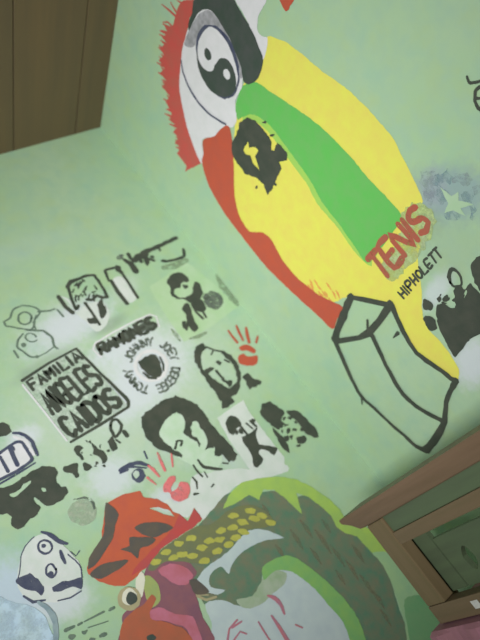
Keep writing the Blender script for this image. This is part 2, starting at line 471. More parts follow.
many('bird_mural', 'right', 'large painted bird head with an oval eye and a red, yellow and green striped beak', 'mural', None, [
    ('feather_fringe', 2, 'red_feather', [('f',0,[685,2181,650,2192,623,2200,582,2197,535,2200,490,2190,449,2180,423,2170,387,2142,347,2104,320,2066,294,2011,254,2035,222,2056,206,2063,232,2063,234,2095,235,2116,268,2102,258,2135,290,2126,283,2155,315,2140,308,2179,332,2177,346,2213,384,2201,375,2244,407,2229,407,2264,435,2249,438,2280,466,2264,472,2286,505,2263,506,2287,532,2267,541,2285,560,2254,586,2254,623,2249,648,2236]),('s',[8.2,2.6],[593,2247,589,2283,585,2314]),('s',[7.1,2.6],[603,2246,606,2266,612,2282]),('s',[7.4,2.0],[560,2249,559,2277,545,2296]),('s',[6.3,1.9],[637,2240,632,2261]),('s',[8.1,2.4],[552,2261,545,2282,541,2295]),('s',[8.2,2.4],[536,2260,527,2282,520,2296]),('s',[8.3,2.4],[532,2259,523,2284,517,2300]),('s',[8.3,2.4],[518,2259,511,2284,506,2300]),('s',[8.4,2.4],[502,2258,497,2278,495,2289]),('s',[8.4,2.5],[499,2258,496,2278,496,2289]),('s',[8.5,2.5],[484,2257,479,2279,477,2292]),('s',[8.5,2.5],[478,2255,472,2278,470,2292]),('s',[8.6,2.5],[464,2253,461,2268,461,2275]),('s',[8.7,2.5],[452,2249,449,2270,449,2282]),('s',[8.8,2.6],[440,2243,432,2268,426,2285]),('s',[8.8,2.6],[430,2237,427,2256,428,2266]),('s',[8.8,2.6],[421,2231,413,2249,408,2258]),('s',[8.9,2.6],[418,2229,409,2255,404,2272]),('s',[8.9,2.6],[406,2220,399,2239,396,2250]),('s',[8.9,2.6],[399,2214,394,2234,391,2245]),('s',[9.0,2.6],[390,2205,384,2229,382,2245]),('s',[9.0,2.6],[380,2195,378,2216,379,2229]),('s',[9.0,2.6],[373,2191,369,2207,369,2215]),('s',[9.1,2.7],[360,2184,352,2209,348,2225]),('s',[9.1,2.7],[352,2180,348,2197,348,2206]),('s',[9.2,2.7],[344,2173,334,2193,328,2204]),('s',[9.3,2.7],[333,2160,319,2187,309,2206]),('s',[9.3,2.7],[325,2150,315,2172,308,2184]),('s',[9.2,2.7],[321,2146,317,2168,317,2181]),('s',[9.3,2.7],[316,2139,303,2162,295,2177]),('s',[9.3,2.7],[304,2123,300,2141,301,2151]),('s',[9.3,2.7],[292,2115,289,2134,291,2144]),('s',[9.4,2.7],[289,2113,283,2130,281,2138]),('s',[9.4,2.7],[281,2109,273,2127,270,2137]),('s',[9.5,2.8],[267,2098,256,2116,250,2126]),('s',[9.5,2.8],[258,2085,254,2103,255,2112]),('s',[9.5,2.8],[250,2075,242,2096,238,2107])], None),
    ('eye_white', 3, 'white', [('f',1,[674,2176,641,2189,591,2196,537,2198,490,2190,449,2180,423,2170,387,2142,347,2104,320,2066,293,2020,296,2009,328,2016,354,2033,373,2029,409,1997,433,1989,463,1975,483,1948,508,1943,533,1955,553,1969,595,1964,623,1973,651,2015,678,2073,690,2132])], None),
    ('eyelid_shading', 4, 'grey', [('f',1,[582,2193,624,2182,655,2169,682,2145,691,2116,682,2079,669,2040,649,1998,623,1973,614,1981,636,2008,654,2046,663,2083,661,2120,637,2144,600,2155,573,2157,557,2174,551,2195])], None),
    ('eyelid', 5, 'soot', [('f',1,[684,2193,755,2085,750,2047,743,2017,733,1984,718,1954,703,1931,677,1925,646,1928,622,1944,615,1961,627,1975,643,1991,657,2018,673,2050,684,2088,691,2124,679,2153,655,2173,626,2183,596,2189,607,2198,643,2194])], None),
    ('eyeball_outline', 5, 'navy', [('f',1,[653,2012,634,1992,612,1979,588,1974,564,1978,542,1991,526,2011,517,2037,515,2066,522,2095,537,2121,558,2141,582,2153,607,2156,630,2150,650,2135,664,2115,672,2090,673,2063,666,2036])], None),
    ('eyeball', 6, 'white', [('f',1,[652,2124,663,2096,662,2062,648,2026,627,1998,604,1982,576,1980,548,1992,528,2018,517,2053,525,2090,540,2119,568,2139,595,2146,626,2139])], None),
    ('pupil_swirl', 7, 'soot', [('f',1,[574,2147,556,2130,547,2111,551,2085,566,2070,589,2067,612,2056,625,2036,623,2015,611,1996,595,1982,574,1979,547,1992,527,2017,512,2055,519,2095,536,2124],[601,2013,595,2009,587,2009,581,2014,579,2022,581,2030,588,2035,595,2034,601,2029,603,2021]),('f',1,[599,2093,594,2088,587,2087,581,2090,577,2096,576,2104,579,2111,585,2116,592,2117,598,2114,602,2108,602,2100])], None),
    ('lower_lid_line', 7, 'navy', [('s',[4.1,5.5,6.2,6.2,5.5],[505,2191,481,2172,460,2136,449,2084,453,2030,473,1971])], None),
    ('forehead_patch', 2, 'white', [('f',1,[765,2070,821,1985,791,1984,769,1987,746,1976,743,1959,751,1941,730,1933,701,1930,720,1962,738,2002,751,2036])], None),
    ('beak', 1, 'yellow', [('f',1,[753,1942,768,1913,779,1883,785,1844,792,1772,806,1692,807,1623,801,1547,789,1517,765,1453,749,1420,718,1411,690,1375,639,1351,591,1302,558,1276,529,1244,525,1217,527,1187,522,1150,513,1121,484,1104,467,1145,450,1206,456,1256,489,1326,401,1419,338,1445,303,1506,287,1565,281,1632,300,1691,292,1728,247,1775,270,1834,321,1873,401,1910,493,1944,542,1964,615,1961,646,1928,701,1930])], None),
    ('beak_lime_edge', 2, 'lime', [('f',1,[524,1421,514,1480,525,1550,526,1623,545,1680,555,1764,564,1841,551,1900,523,1925,588,1927,619,1747,590,1510])], None),
    ('beak_green_stripe', 3, 'green', [('f',1,[642,1926,652,1880,665,1833,677,1781,691,1710,694,1618,689,1554,690,1479,688,1445,677,1431,631,1430,568,1429,520,1434,524,1476,536,1546,542,1617,561,1674,573,1759,582,1835,569,1897,533,1929,515,1942,540,1962,601,1963])], None),
    ('beak_red_stripe', 3, 'red', [('f',1,[296,2009,252,1953,229,1868,223,1778,220,1663,242,1526,258,1457,268,1401,312,1409,355,1416,334,1455,317,1485,308,1509,292,1568,293,1630,311,1689,304,1725,264,1765,272,1816,314,1860,404,1907,460,1943,474,1962,463,1975,433,1989,409,1997,376,2025,356,2031,329,2015])], None),
    ('orange_splash', 2, 'orange', [('s',[3.2,7.0,2.2],[340,1480,339,1471,334,1464]),('s',[3.1,6.9,2.2],[368,1489,366,1480,364,1467]),('s',[3.3,7.3,2.3],[308,1529,306,1520,302,1507]),('s',[3.3,7.2,2.3],[323,1494,321,1485,328,1476]),('s',[3.3,7.3,2.3],[305,1528,304,1519,310,1506]),('s',[3.2,7.1,2.3],[334,1486,333,1477,332,1468]),('s',[3.2,7.1,2.3],[336,1508,334,1499,336,1489]),('s',[3.3,7.2,2.3],[321,1490,320,1481,313,1472]),('s',[3.1,6.9,2.2],[364,1464,362,1455,355,1444]),('s',[3.2,7.1,2.3],[339,1522,338,1512,333,1500]),('s',[3.3,7.2,2.3],[325,1533,323,1524,316,1511]),('s',[3.2,7.1,2.3],[321,1481,320,1471,317,1464]),('s',[3.2,7.0,2.2],[333,1457,332,1448,333,1439]),('s',[3.3,7.3,2.3],[316,1525,315,1516,306,1504]),('s',[3.1,6.8,2.2],[376,1457,374,1448,367,1436]),('s',[3.2,7.0,2.2],[336,1460,335,1451,336,1444])], None),
])
one('dreadlocks_stencil', 'right', 'black stencil of a shaggy haired face on the yellow beak beside the eye', 'stencil', None, 5, 'ink',
    [('f',0,[543,1917,558,1887,558,1862,555,1836,551,1818,531,1808,539,1799,564,1801,564,1761,547,1755,525,1771,516,1759,478,1758,438,1757,415,1762,431,1787,428,1812,403,1857,408,1891,417,1920,441,1933,474,1927,511,1931],[493,1884,481,1874,497,1856,498,1844,476,1845,465,1831,453,1816,451,1841,465,1861,453,1877,457,1888]),('f',1,[578,1854,575,1853,571,1857,569,1861,570,1863,573,1863,577,1860,581,1856]),('f',1,[570,1820,566,1820,561,1822,559,1827,560,1831,565,1829,570,1826,573,1821]),('f',1,[551,1855,549,1855,546,1856,545,1859,546,1861,549,1860,551,1859,552,1857]),('f',1,[406,1800,404,1799,401,1802,397,1806,400,1807,401,1808,406,1805,409,1801]),('f',1,[468,1750,463,1750,457,1755,457,1759,455,1763,460,1761,464,1759,468,1754])])
one('box_outline_drawing', 'right', 'black marker outline of an open box over the beak tip', 'drawing', None, 6, 'ink',
    [('s',[11.6,13.1,14.5],[398,1421,434,1385,484,1330]),('s',[19.4,22.6,22.6,19.4],[406,1415,356,1405,301,1393,246,1378]),('s',[20.1,15.8,17.3],[489,1329,426,1324,366,1323]),('s',[18.6,14.0,15.5],[371,1322,330,1333,246,1374]),('s',[16.5,14.9,13.2,10.6,9.9,9.9,11.6,16.5],[248,1383,228,1337,198,1276,182,1224,193,1178,206,1116,218,1079,227,1040,248,1019]),('s',[6.8,3.4],[182,1224,163,1207]),('s',[15.0,13.5,13.5,13.5],[376,1326,366,1300,350,1262,334,1221,319,1172,322,1130,340,1090,365,1054]),('s',[16.4,13.7,13.7,13.7],[493,1332,477,1300,457,1250,449,1209,462,1169,476,1126,484,1104]),('s',[13.9,12.5,12.5,13.9,18.1,20.9],[486,1105,458,1098,416,1081,372,1051,314,1031,248,1019]),('s',[11.4,2.8],[448,1271,422,1270]),('s',[8.9,5.9],[368,1328,394,1346])])
many('red_lettering', 'right', 'red block lettering over the lower end of the green stripe', 'lettering', None, [
    ('spray_ground', 4, 'lime_wash', [('f',1,[538,1404,601,1407,648,1416,688,1439,719,1437,742,1421,749,1393,735,1373,704,1361,666,1353,624,1352,575,1355,537,1361])], 'pale green spray ground'),
    ('letters', 5, 'brick', [('s',[15.9],[529,1439,568,1437]),('s',[15.9],[548,1438,542,1378]),('s',[15.5],[616,1435,579,1437,573,1378,610,1377]),('s',[15.2],[576,1407,605,1406]),('s',[14.4],[620,1377,626,1434,659,1376,664,1432]),('s',[14.2],[680,1431,675,1376]),('s',[13.7],[727,1423,712,1429,695,1422,697,1407,721,1398,723,1383,706,1376,691,1381])], None),
])
one('black_lettering', 'right', 'small black lettering below the red word', 'lettering', None, 5, 'ink',
    [('s',[6.0],[532,1335,533,1315]),('s',[6.0],[547,1336,548,1315]),('s',[6.0],[533,1325,547,1325]),('s',[5.9],[556,1336,556,1315]),('s',[5.8],[565,1315,565,1336,577,1336,579,1331,576,1326,565,1326]),('s',[5.8],[586,1336,585,1315]),('s',[5.7],[600,1336,599,1316]),('s',[5.7],[586,1326,600,1326]),('s',[5.6],[614,1336,607,1332,606,1326,606,1320,612,1316,618,1320,620,1326,619,1332,614,1336]),('s',[5.6],[627,1336,625,1316,638,1316]),('s',[5.5],[659,1336,646,1336,644,1316,657,1316]),('s',[5.4],[645,1326,655,1326]),('s',[5.4],[665,1337,678,1337]),('s',[5.4],[672,1337,669,1316]),('s',[5.3],[684,1337,696,1337]),('s',[5.3],[690,1337,687,1316])])
one('crowd_stencil', 'right', 'black stencil of a crowd of people right of the yellow beak', 'stencil', None, 5, 'ink',
    [('f',1,[583,1247,600,1251,611,1241,614,1225,629,1225,643,1240,657,1251,674,1247,676,1234,694,1237,696,1225,692,1198,637,1148,602,1155,585,1152,557,1148,530,1145,535,1170,547,1202,560,1225],[667,1233,677,1231,671,1224,662,1225]),('f',1,[586,1266,582,1259,576,1254,569,1254,563,1258,560,1264,559,1271,564,1277,570,1282,577,1281,582,1278,586,1273]),('f',1,[561,1234,556,1226,550,1219,541,1217,533,1220,528,1228,529,1238,531,1247,538,1254,547,1253,555,1250,559,1243]),('f',1,[615,1255,609,1253,604,1254,601,1258,606,1262,610,1264,614,1263,616,1259]),('f',1,[631,1246,627,1243,620,1246,619,1250,620,1254,625,1255,630,1253,633,1249]),('f',1,[769,1261,751,1262,728,1262,713,1244,703,1222,707,1208]),('s',[6.7,10.1,6.7,4.5,4.5,6.7],[659,1264,673,1279,687,1281,693,1271,686,1254,674,1247,661,1254,660,1266]),('f',1,[640,1228,637,1228,635,1229,635,1231,638,1232,640,1230]),('f',1,[621,1249,617,1247,614,1250,615,1253,619,1254,622,1252]),('f',1,[647,1229,644,1228,640,1230,642,1232,645,1233,647,1231]),('f',1,[645,1213,641,1212,638,1214,640,1216,644,1218,646,1216]),('f',1,[648,1215,645,1215,641,1216,643,1219,646,1219,650,1218]),('f',1,[619,1260,616,1259,613,1260,616,1262,620,1265,621,1263]),('f',1,[641,1215,638,1213,636,1215,636,1218,640,1218,644,1217]),('f',1,[666,1226,662,1226,661,1227,661,1230,664,1231,667,1229]),('f',1,[632,1241,629,1241,626,1242,626,1245,630,1245,633,1244]),('f',1,[613,1244,609,1243,606,1245,606,1249,611,1249,613,1247]),('f',1,[639,1218,635,1218,633,1219,634,1222,636,1223,639,1221]),('f',1,[618,1240,614,1241,610,1243,610,1246,614,1246,617,1243]),('f',1,[610,1254,607,1253,604,1255,606,1257,608,1258,610,1256]),('f',1,[641,1231,637,1230,633,1232,634,1236,639,1237,643,1235])])
many('blue_star_patch', 'right', 'smudged blue and violet spray patch with a pale star near the right edge', 'spray paint', None, [
    ('star', 4, 'pale_green', [('f',0,[801,1411,805,1380,823,1375,810,1364,827,1337,800,1351,796,1333,786,1359,766,1369,789,1376])], None),
    ('blue_blotch', 3, 'spray_blue', [('f',1,[799,1377,788,1380,781,1384,776,1389,771,1396,775,1404,782,1410,793,1411,800,1404,804,1398,806,1392,802,1386])], None),
    ('blue_blotch', 3, 'spray_blue', [('f',1,[812,1412,806,1409,799,1410,794,1417,787,1422,790,1427,792,1432,796,1435,803,1431,807,1427,815,1423,812,1418])], None),
    ('blue_blotch', 3, 'spray_blue', [('f',1,[830,1345,822,1344,815,1347,816,1354,813,1359,817,1364,823,1367,830,1365,838,1364,844,1359,840,1353,837,1347])], None),
    ('blue_blotch', 3, 'spray_blue', [('f',1,[821,1323,816,1320,810,1317,808,1321,801,1322,803,1329,811,1333,816,1340,822,1338,828,1338,830,1334,826,1328])], None),
    ('blue_blotch', 3, 'spray_blue', [('f',1,[789,1342,783,1341,775,1342,768,1350,760,1356,756,1365,760,1369,767,1370,775,1365,783,1362,787,1355,792,1348])], None),
    ('blue_blotch', 3, 'spray_blue', [('f',1,[835,1394,830,1396,823,1402,815,1407,810,1417,812,1422,809,1431,816,1429,824,1421,832,1416,833,1408,835,1401])], None),
    ('violet_blotch', 2, 'spray_violet', [('f',1,[785,1415,775,1405,765,1400,756,1400,753,1408,756,1419,762,1429,769,1437,779,1448,789,1447,791,1438,792,1428])], None),
    ('violet_blotch', 2, 'spray_violet', [('f',1,[814,1426,809,1426,801,1428,792,1432,790,1441,784,1450,788,1453,791,1458,801,1452,808,1445,814,1438,818,1430])], None),
    ('violet_blotch', 2, 'spray_violet', [('f',1,[863,1339,857,1339,851,1337,847,1344,844,1348,844,1352,846,1356,849,1361,856,1359,859,1354,862,1350,864,1344])], None),
    ('violet_blotch', 2, 'spray_violet', [('f',1,[861,1368,855,1366,846,1370,837,1378,833,1386,828,1394,832,1397,835,1401,843,1398,851,1390,857,1383,863,1373])], None),
])
one('black_scribble', 'right', 'small black scribble at the right edge high on the wall', 'scribble', None, 3, 'ink',
    [('s',[4.5,6.2,5.3,5.3],[995,1494,990,1484,994,1477,1004,1469]),('s',[5.4,7.2,5.4,7.2,5.4],[998,1464,986,1466,976,1460,968,1448,967,1435]),('s',[5.3,3.6],[977,1458,983,1448])])
one('red_paint_blot', 'right', 'small red paint blot at the top above the beak', 'paint blot', None, 2, 'red',
    [('f',1,[845,1948,868,1913,857,1910,847,1914,838,1913,831,1920,833,1928,836,1937])])
one('line_doodle', 'left', 'thin dark line doodle of two rounded heads left of the white spray', 'drawing', None, 3, 'thin_ink',
    [('s',[4.9],[-637,1944,-638,1930,-631,1923,-611,1906,-590,1891,-577,1894,-564,1913,-540,1929,-548,1952,-572,1968,-599,1967,-618,1948,-633,1945]),('s',[5.4],[-569,1921,-576,1913,-585,1910,-594,1912,-601,1918,-603,1928,-600,1937,-594,1945,-585,1948,-576,1947,-569,1940,-567,1931,-569,1921]),('s',[5.9,4.4],[-544,1932,-515,1920,-500,1920]),('s',[5.9],[-496,1914,-493,1887]),('s',[6.3],[-599,1896,-578,1881,-562,1872,-557,1859,-552,1842,-560,1818,-555,1805]),('s',[4.9],[-612,1888,-631,1878,-644,1860,-637,1840,-629,1818,-612,1808]),('s',[3.9],[-590,1855,-597,1853,-605,1856,-611,1863,-612,1873,-609,1880,-602,1883,-594,1880,-588,1872,-587,1863]),('f',1,[-621,1855,-624,1851,-629,1851,-632,1855,-630,1860,-627,1863,-622,1863,-620,1859]),('s',[5.4],[-656,1853,-657,1830]),('s',[3.3],[-612,1808,-588,1809,-561,1815]),('f',1,[-608,1806,-612,1805,-616,1806,-619,1809,-619,1812,-616,1814,-612,1813,-610,1810]),('s',[3.7],[-555,1923,-573,1907,-577,1884])])
many('portrait_stencil', 'left', 'smudged dark portrait stencil beside two vertical bars, left of the rifle', 'stencil', None, [
    ('white_ground', 2, 'pale_white', [('f',1,[-466,1951,-455,1916,-457,1879,-447,1844,-439,1803,-405,1807,-374,1836,-371,1873,-390,1890,-424,1892,-454,1885,-448,1927]),('f',1,[-308,1931,-277,1936,-268,1895,-275,1847,-305,1843,-308,1887])], None),
    ('stencil', 3, 'ink', [('s',[12.0],[-473,1951,-472,1913,-463,1886]),('s',[9.5,12.7,9.5,9.5,7.9],[-435,1967,-415,1980,-389,1979,-366,1979,-344,1972]),('s',[9.5,7.9,9.5],[-344,1972,-344,1949,-346,1918,-351,1889]),('s',[9.4],[-351,1889,-365,1893,-374,1905,-394,1900,-406,1906]),('s',[9.1,7.5],[-431,1968,-444,1925,-451,1891,-437,1899]),('f',1,[-390,1879,-367,1890,-373,1870,-378,1845,-400,1831,-401,1850]),('s',[8.5],[-417,1900,-417,1862,-418,1818]),('f',1,[-417,1828,-423,1825,-432,1829,-440,1835,-444,1843,-442,1849,-437,1852,-429,1848,-420,1843,-416,1835]),('s',[3.1,5.0],[-401,1938,-402,1921]),('s',[3.1,4.9],[-428,1934,-428,1929]),('s',[3.1,5.0],[-394,1962,-406,1956]),('s',[3.2,5.1],[-363,1939,-364,1925]),('s',[3.1,4.9],[-431,1930,-437,1915]),('s',[3.1,5.0],[-391,1919,-401,1908]),('s',[3.1,5.0],[-383,1905,-391,1894]),('s',[3.2,5.0],[-382,1966,-391,1966]),('s',[3.1,5.0],[-401,1971,-408,1960]),('s',[3.1,5.0],[-390,1945,-392,1937]),('s',[3.1,4.9],[-407,1926,-412,1922]),('s',[3.1,5.0],[-379,1915,-386,1909]),('s',[3.1,5.0],[-397,1934,-403,1933]),('s',[3.1,4.9],[-423,1932,-434,1926]),('s',[3.1,5.0],[-403,1969,-413,1963]),('s',[3.1,5.0],[-398,1981,-407,1979]),('s',[3.1,5.0],[-380,1969,-392,1964]),('s',[3.1,4.9],[-409,1931,-420,1927]),('s',[3.2,5.1],[-384,1974,-380,1965]),('s',[3.1,4.9],[-419,1955,-430,1947]),('s',[3.1,5.0],[-391,1969,-404,1961]),('s',[3.1,4.9],[-420,1930,-428,1916]),('s',[3.1,5.0],[-398,1963,-409,1952]),('s',[3.1,5.0],[-382,1947,-395,1939]),('s',[3.1,5.0],[-370,1921,-380,1921]),('s',[3.1,5.0],[-408,1974,-417,1974]),('s',[11.2,14.4,12.8],[-310,1932,-313,1890,-312,1843]),('s',[8.6],[-303,1973,-269,1965,-268,1923,-272,1846]),('s',[9.7,6.5],[-307,1971,-316,1935]),('f',1,[-264,1940,-271,1939,-275,1948,-280,1956,-277,1965,-272,1973,-265,1973,-258,1967,-259,1956,-260,1947]),('s',[4.8],[-269,1888,-274,1843])], None),
])
many('rifle_stencil', 'left', 'black rifle stencil, its barrel pointing up right, topmost on the stencil wall', 'stencil', None, [
    ('stencil', 3, 'ink', [('s',[14.1,17.7,14.1,12.4,14.1],[-169,1980,-148,1979,-121,1979,-78,1981,-37,1984]),('f',1,[-219,1966,-191,1982,-172,1981,-162,1964,-166,1940,-184,1936,-179,1959,-207,1956]),('s',[10.1,16.9,20.3],[-234,1981,-223,1959,-226,1927]),('s',[6.8],[-172,1960,-181,1935]),('s',[6.9,10.4],[-165,1953,-153,1938]),('s',[10.3,13.7],[-189,1972,-191,1952]),('s',[8.6,12.0],[-213,1975,-211,1995]),('f',1,[-155,1966,-160,1959,-170,1959,-177,1961,-181,1967,-173,1972,-165,1975,-158,1972]),('f',1,[-144,1951,-148,1947,-153,1949,-157,1952,-156,1957,-152,1960,-146,1959,-142,1956]),('s',[7.1],[-110,1978,-114,1963])], None),
    ('butt_smear', 2, 'faded_ink', [('f',1,[-229,1991,-236,1986,-245,1987,-252,1992,-250,2001,-242,2005,-234,2004,-226,1999])], None),
])
one('hook_mark', 'left', 'short dark hooked stroke under the rifle barrel', 'mark', None, 3, 'ink',
    [('s',[10.6,8.9,10.6,8.9],[-130,1927,-114,1918,-79,1912,-55,1913,-41,1938])])
many('mask_figures_stencil', 'left', 'black stencil of two masked figures inside a smudged square below the rifle', 'stencil', None, [
    ('square_ground', 1, 'square_ground', [('f',0,[-221,1864,-60,1890,-31,1782,-14,1678,-129,1661,-236,1657,-233,1755])], None),
    ('smudged_edge', 2, 'smudge', [('f',1,[-2,1810,11,1800,8,1759,5,1701,-11,1681,-22,1703,-21,1748,-17,1784])], 'grey smudged edge of the square'),
    ('smudged_edge', 2, 'smudge', [('s',[6.3,12.6,6.3],[-244,1707,-244,1688,-245,1665])], 'grey smudged edge of the square'),
    ('smudged_edge', 2, 'smudge', [('s',[6.4,12.8,6.4],[-215,1657,-189,1651,-160,1650])], 'grey smudged edge of the square'),
    ('smudged_edge', 2, 'smudge', [('s',[17.5,27.9,17.5],[-139,1902,-106,1895,-60,1894])], 'grey smudged edge of the square'),
    ('stencil', 3, 'ink', [('f',1,[-161,1855,-140,1869,-109,1869,-91,1841,-102,1825,-121,1831,-137,1818,-153,1822,-165,1812,-162,1794,-145,1781,-114,1786,-96,1806,-82,1816,-74,1799,-84,1771,-107,1754,-125,1751,-143,1756,-149,1775,-169,1789,-177,1810,-165,1832]),('f',1,[-178,1750,-155,1766,-148,1750,-164,1711,-171,1676,-190,1670,-192,1699,-177,1730]),('f',1,[-202,1716,-191,1710,-206,1687,-214,1699]),('s',[8.3],[-140,1751,-144,1724,-139,1694]),('s',[7.4],[-114,1749,-123,1726,-129,1693]),('f',1,[-112,1810,-119,1805,-126,1807,-131,1812,-128,1818,-123,1823,-117,1820,-111,1817]),('f',1,[-137,1765,-108,1763,-102,1739,-112,1716,-133,1719,-141,1739]),('f',1,[-76,1746,-84,1741,-91,1744,-95,1748,-95,1756,-87,1761,-78,1762,-73,1755]),('s',[6.5,9.7,6.5],[-207,1687,-186,1707,-163,1719])], None),
    ('shield', 3, 'faded_ink', [('f',1,[-56,1708,-71,1701,-85,1704,-95,1714,-101,1725,-100,1739,-95,1752,-85,1765,-69,1765,-55,1766,-45,1756,-39,1745,-37,1731,-45,1718])], None),
])
many('name_plate_stencil', 'left', 'dark word plate with a pale border above the ring seal', 'lettering', None, [
    ('border', 2, 'white', [('s',[5.1],[-468,1729,-461,1772,-272,1781,-273,1733])], None),
    ('letters', 3, 'ink', [('s',[10.0],[-463,1735,-459,1765,-443,1766,-440,1758,-445,1750,-461,1750]),('s',[9.9],[-451,1750,-444,1735]),('s',[10.1],[-438,1735,-424,1767,-417,1735]),('s',[10.0],[-432,1746,-420,1746]),('s',[10.1],[-411,1735,-408,1768,-400,1748,-387,1769,-391,1735]),('s',[10.2],[-371,1770,-381,1762,-383,1752,-383,1742,-374,1735,-364,1742,-362,1753,-362,1763,-371,1770]),('s',[10.4],[-357,1735,-354,1771,-336,1736,-334,1772]),('s',[10.4],[-306,1773,-327,1772,-330,1736,-308,1736]),('s',[10.6],[-328,1754,-311,1754]),('s',[10.7],[-278,1771,-289,1774,-300,1768,-298,1758,-281,1752,-279,1742,-291,1736,-301,1740])], None),
    ('plate_ground', 2, 'ink_wash', [('f',0,[-458,1759,-284,1768,-284,1740,-459,1739])], None),
])
many('ring_seal_stencil', 'left', 'round seal stencil with a ring of letters about a dark disc', 'stencil', None, [
    ('ring_letters', 3, 'faded_ink', [('s',[6.2],[-409,1700,-399,1687,-400,1680,-408,1677]),('s',[6.2],[-398,1708,-402,1700,-399,1694,-395,1690,-388,1689,-385,1696,-387,1702,-390,1707,-398,1708]),('s',[6.2],[-386,1714,-380,1694]),('s',[6.3],[-370,1719,-368,1698]),('s',[6.3],[-383,1704,-369,1708]),('s',[6.3],[-364,1698,-365,1720,-353,1699,-349,1722]),('s',[6.4],[-349,1699,-344,1722,-338,1697,-329,1719]),('s',[6.4],[-324,1718,-323,1705,-310,1712]),('s',[6.4],[-323,1705,-329,1694]),('s',[6.4],[-282,1680,-300,1671,-306,1673,-306,1680]),('s',[6.4],[-278,1668,-285,1673,-292,1671,-298,1667,-301,1660,-296,1657,-289,1658,-282,1660,-278,1668]),('s',[6.4],[-277,1640,-276,1656,-300,1651,-300,1640]),('s',[6.4],[-288,1654,-288,1643]),('s',[6.4],[-278,1636,-291,1629,-282,1620]),('s',[6.4],[-291,1629,-302,1631]),('s',[6.3],[-298,1593,-315,1605,-319,1601,-319,1594,-311,1587,-304,1587,-298,1593]),('s',[6.2],[-323,1571,-311,1580,-325,1596,-333,1589]),('s',[6.2],[-318,1588,-326,1582]),('s',[6.2],[-339,1563,-327,1569,-336,1588,-346,1583]),('s',[6.2],[-331,1579,-340,1574]),('s',[6.1],[-343,1562,-349,1582,-354,1581,-358,1574,-357,1564,-352,1560,-343,1562]),('s',[6.1],[-374,1557,-361,1558,-361,1579,-371,1579]),('s',[6.1],[-361,1569,-370,1568]),('s',[6.1],[-391,1560,-378,1558,-374,1579,-384,1580]),('s',[6.0],[-376,1568,-385,1570]),('s',[5.9],[-421,1575,-431,1586]),('s',[6.0],[-426,1580,-409,1595]),('s',[6.0],[-437,1596,-430,1593,-424,1596,-419,1600,-417,1607,-423,1610,-430,1607,-435,1604,-437,1596]),('s',[6.0],[-421,1615,-441,1607,-430,1618,-444,1622,-423,1626]),('s',[6.0],[-423,1630,-444,1627,-431,1635,-443,1643,-422,1641]),('s',[6.0],[-442,1647,-430,1653,-437,1663]),('s',[6.1],[-430,1653,-419,1651])], None),
    ('ring', 3, 'white', [('f',1,[-321,1615,-330,1605,-341,1597,-354,1592,-367,1590,-380,1592,-392,1597,-402,1604,-409,1614,-413,1626,-414,1638,-412,1651,-406,1663,-397,1673,-386,1681,-374,1686,-360,1689,-347,1687,-335,1683,-324,1675,-317,1665,-312,1653,-311,1640,-314,1627],[-329,1620,-338,1610,-349,1604,-362,1601,-374,1601,-386,1606,-395,1613,-401,1623,-404,1635,-403,1647,-398,1658,-389,1668,-378,1674,-365,1678,-353,1677,-341,1673,-331,1666,-325,1655,-322,1643,-324,1631])], None),
    ('disc', 3, 'ink', [('f',1,[-386,1666,-363,1671,-338,1668,-332,1650,-340,1629,-349,1606,-367,1598,-381,1613,-389,1632,-392,1651]),('s',[5.8,8.7,5.8],[-395,1632,-389,1611,-374,1599]),('s',[4.5,6.0,4.5],[-326,1650,-331,1628,-342,1609])], None),
])
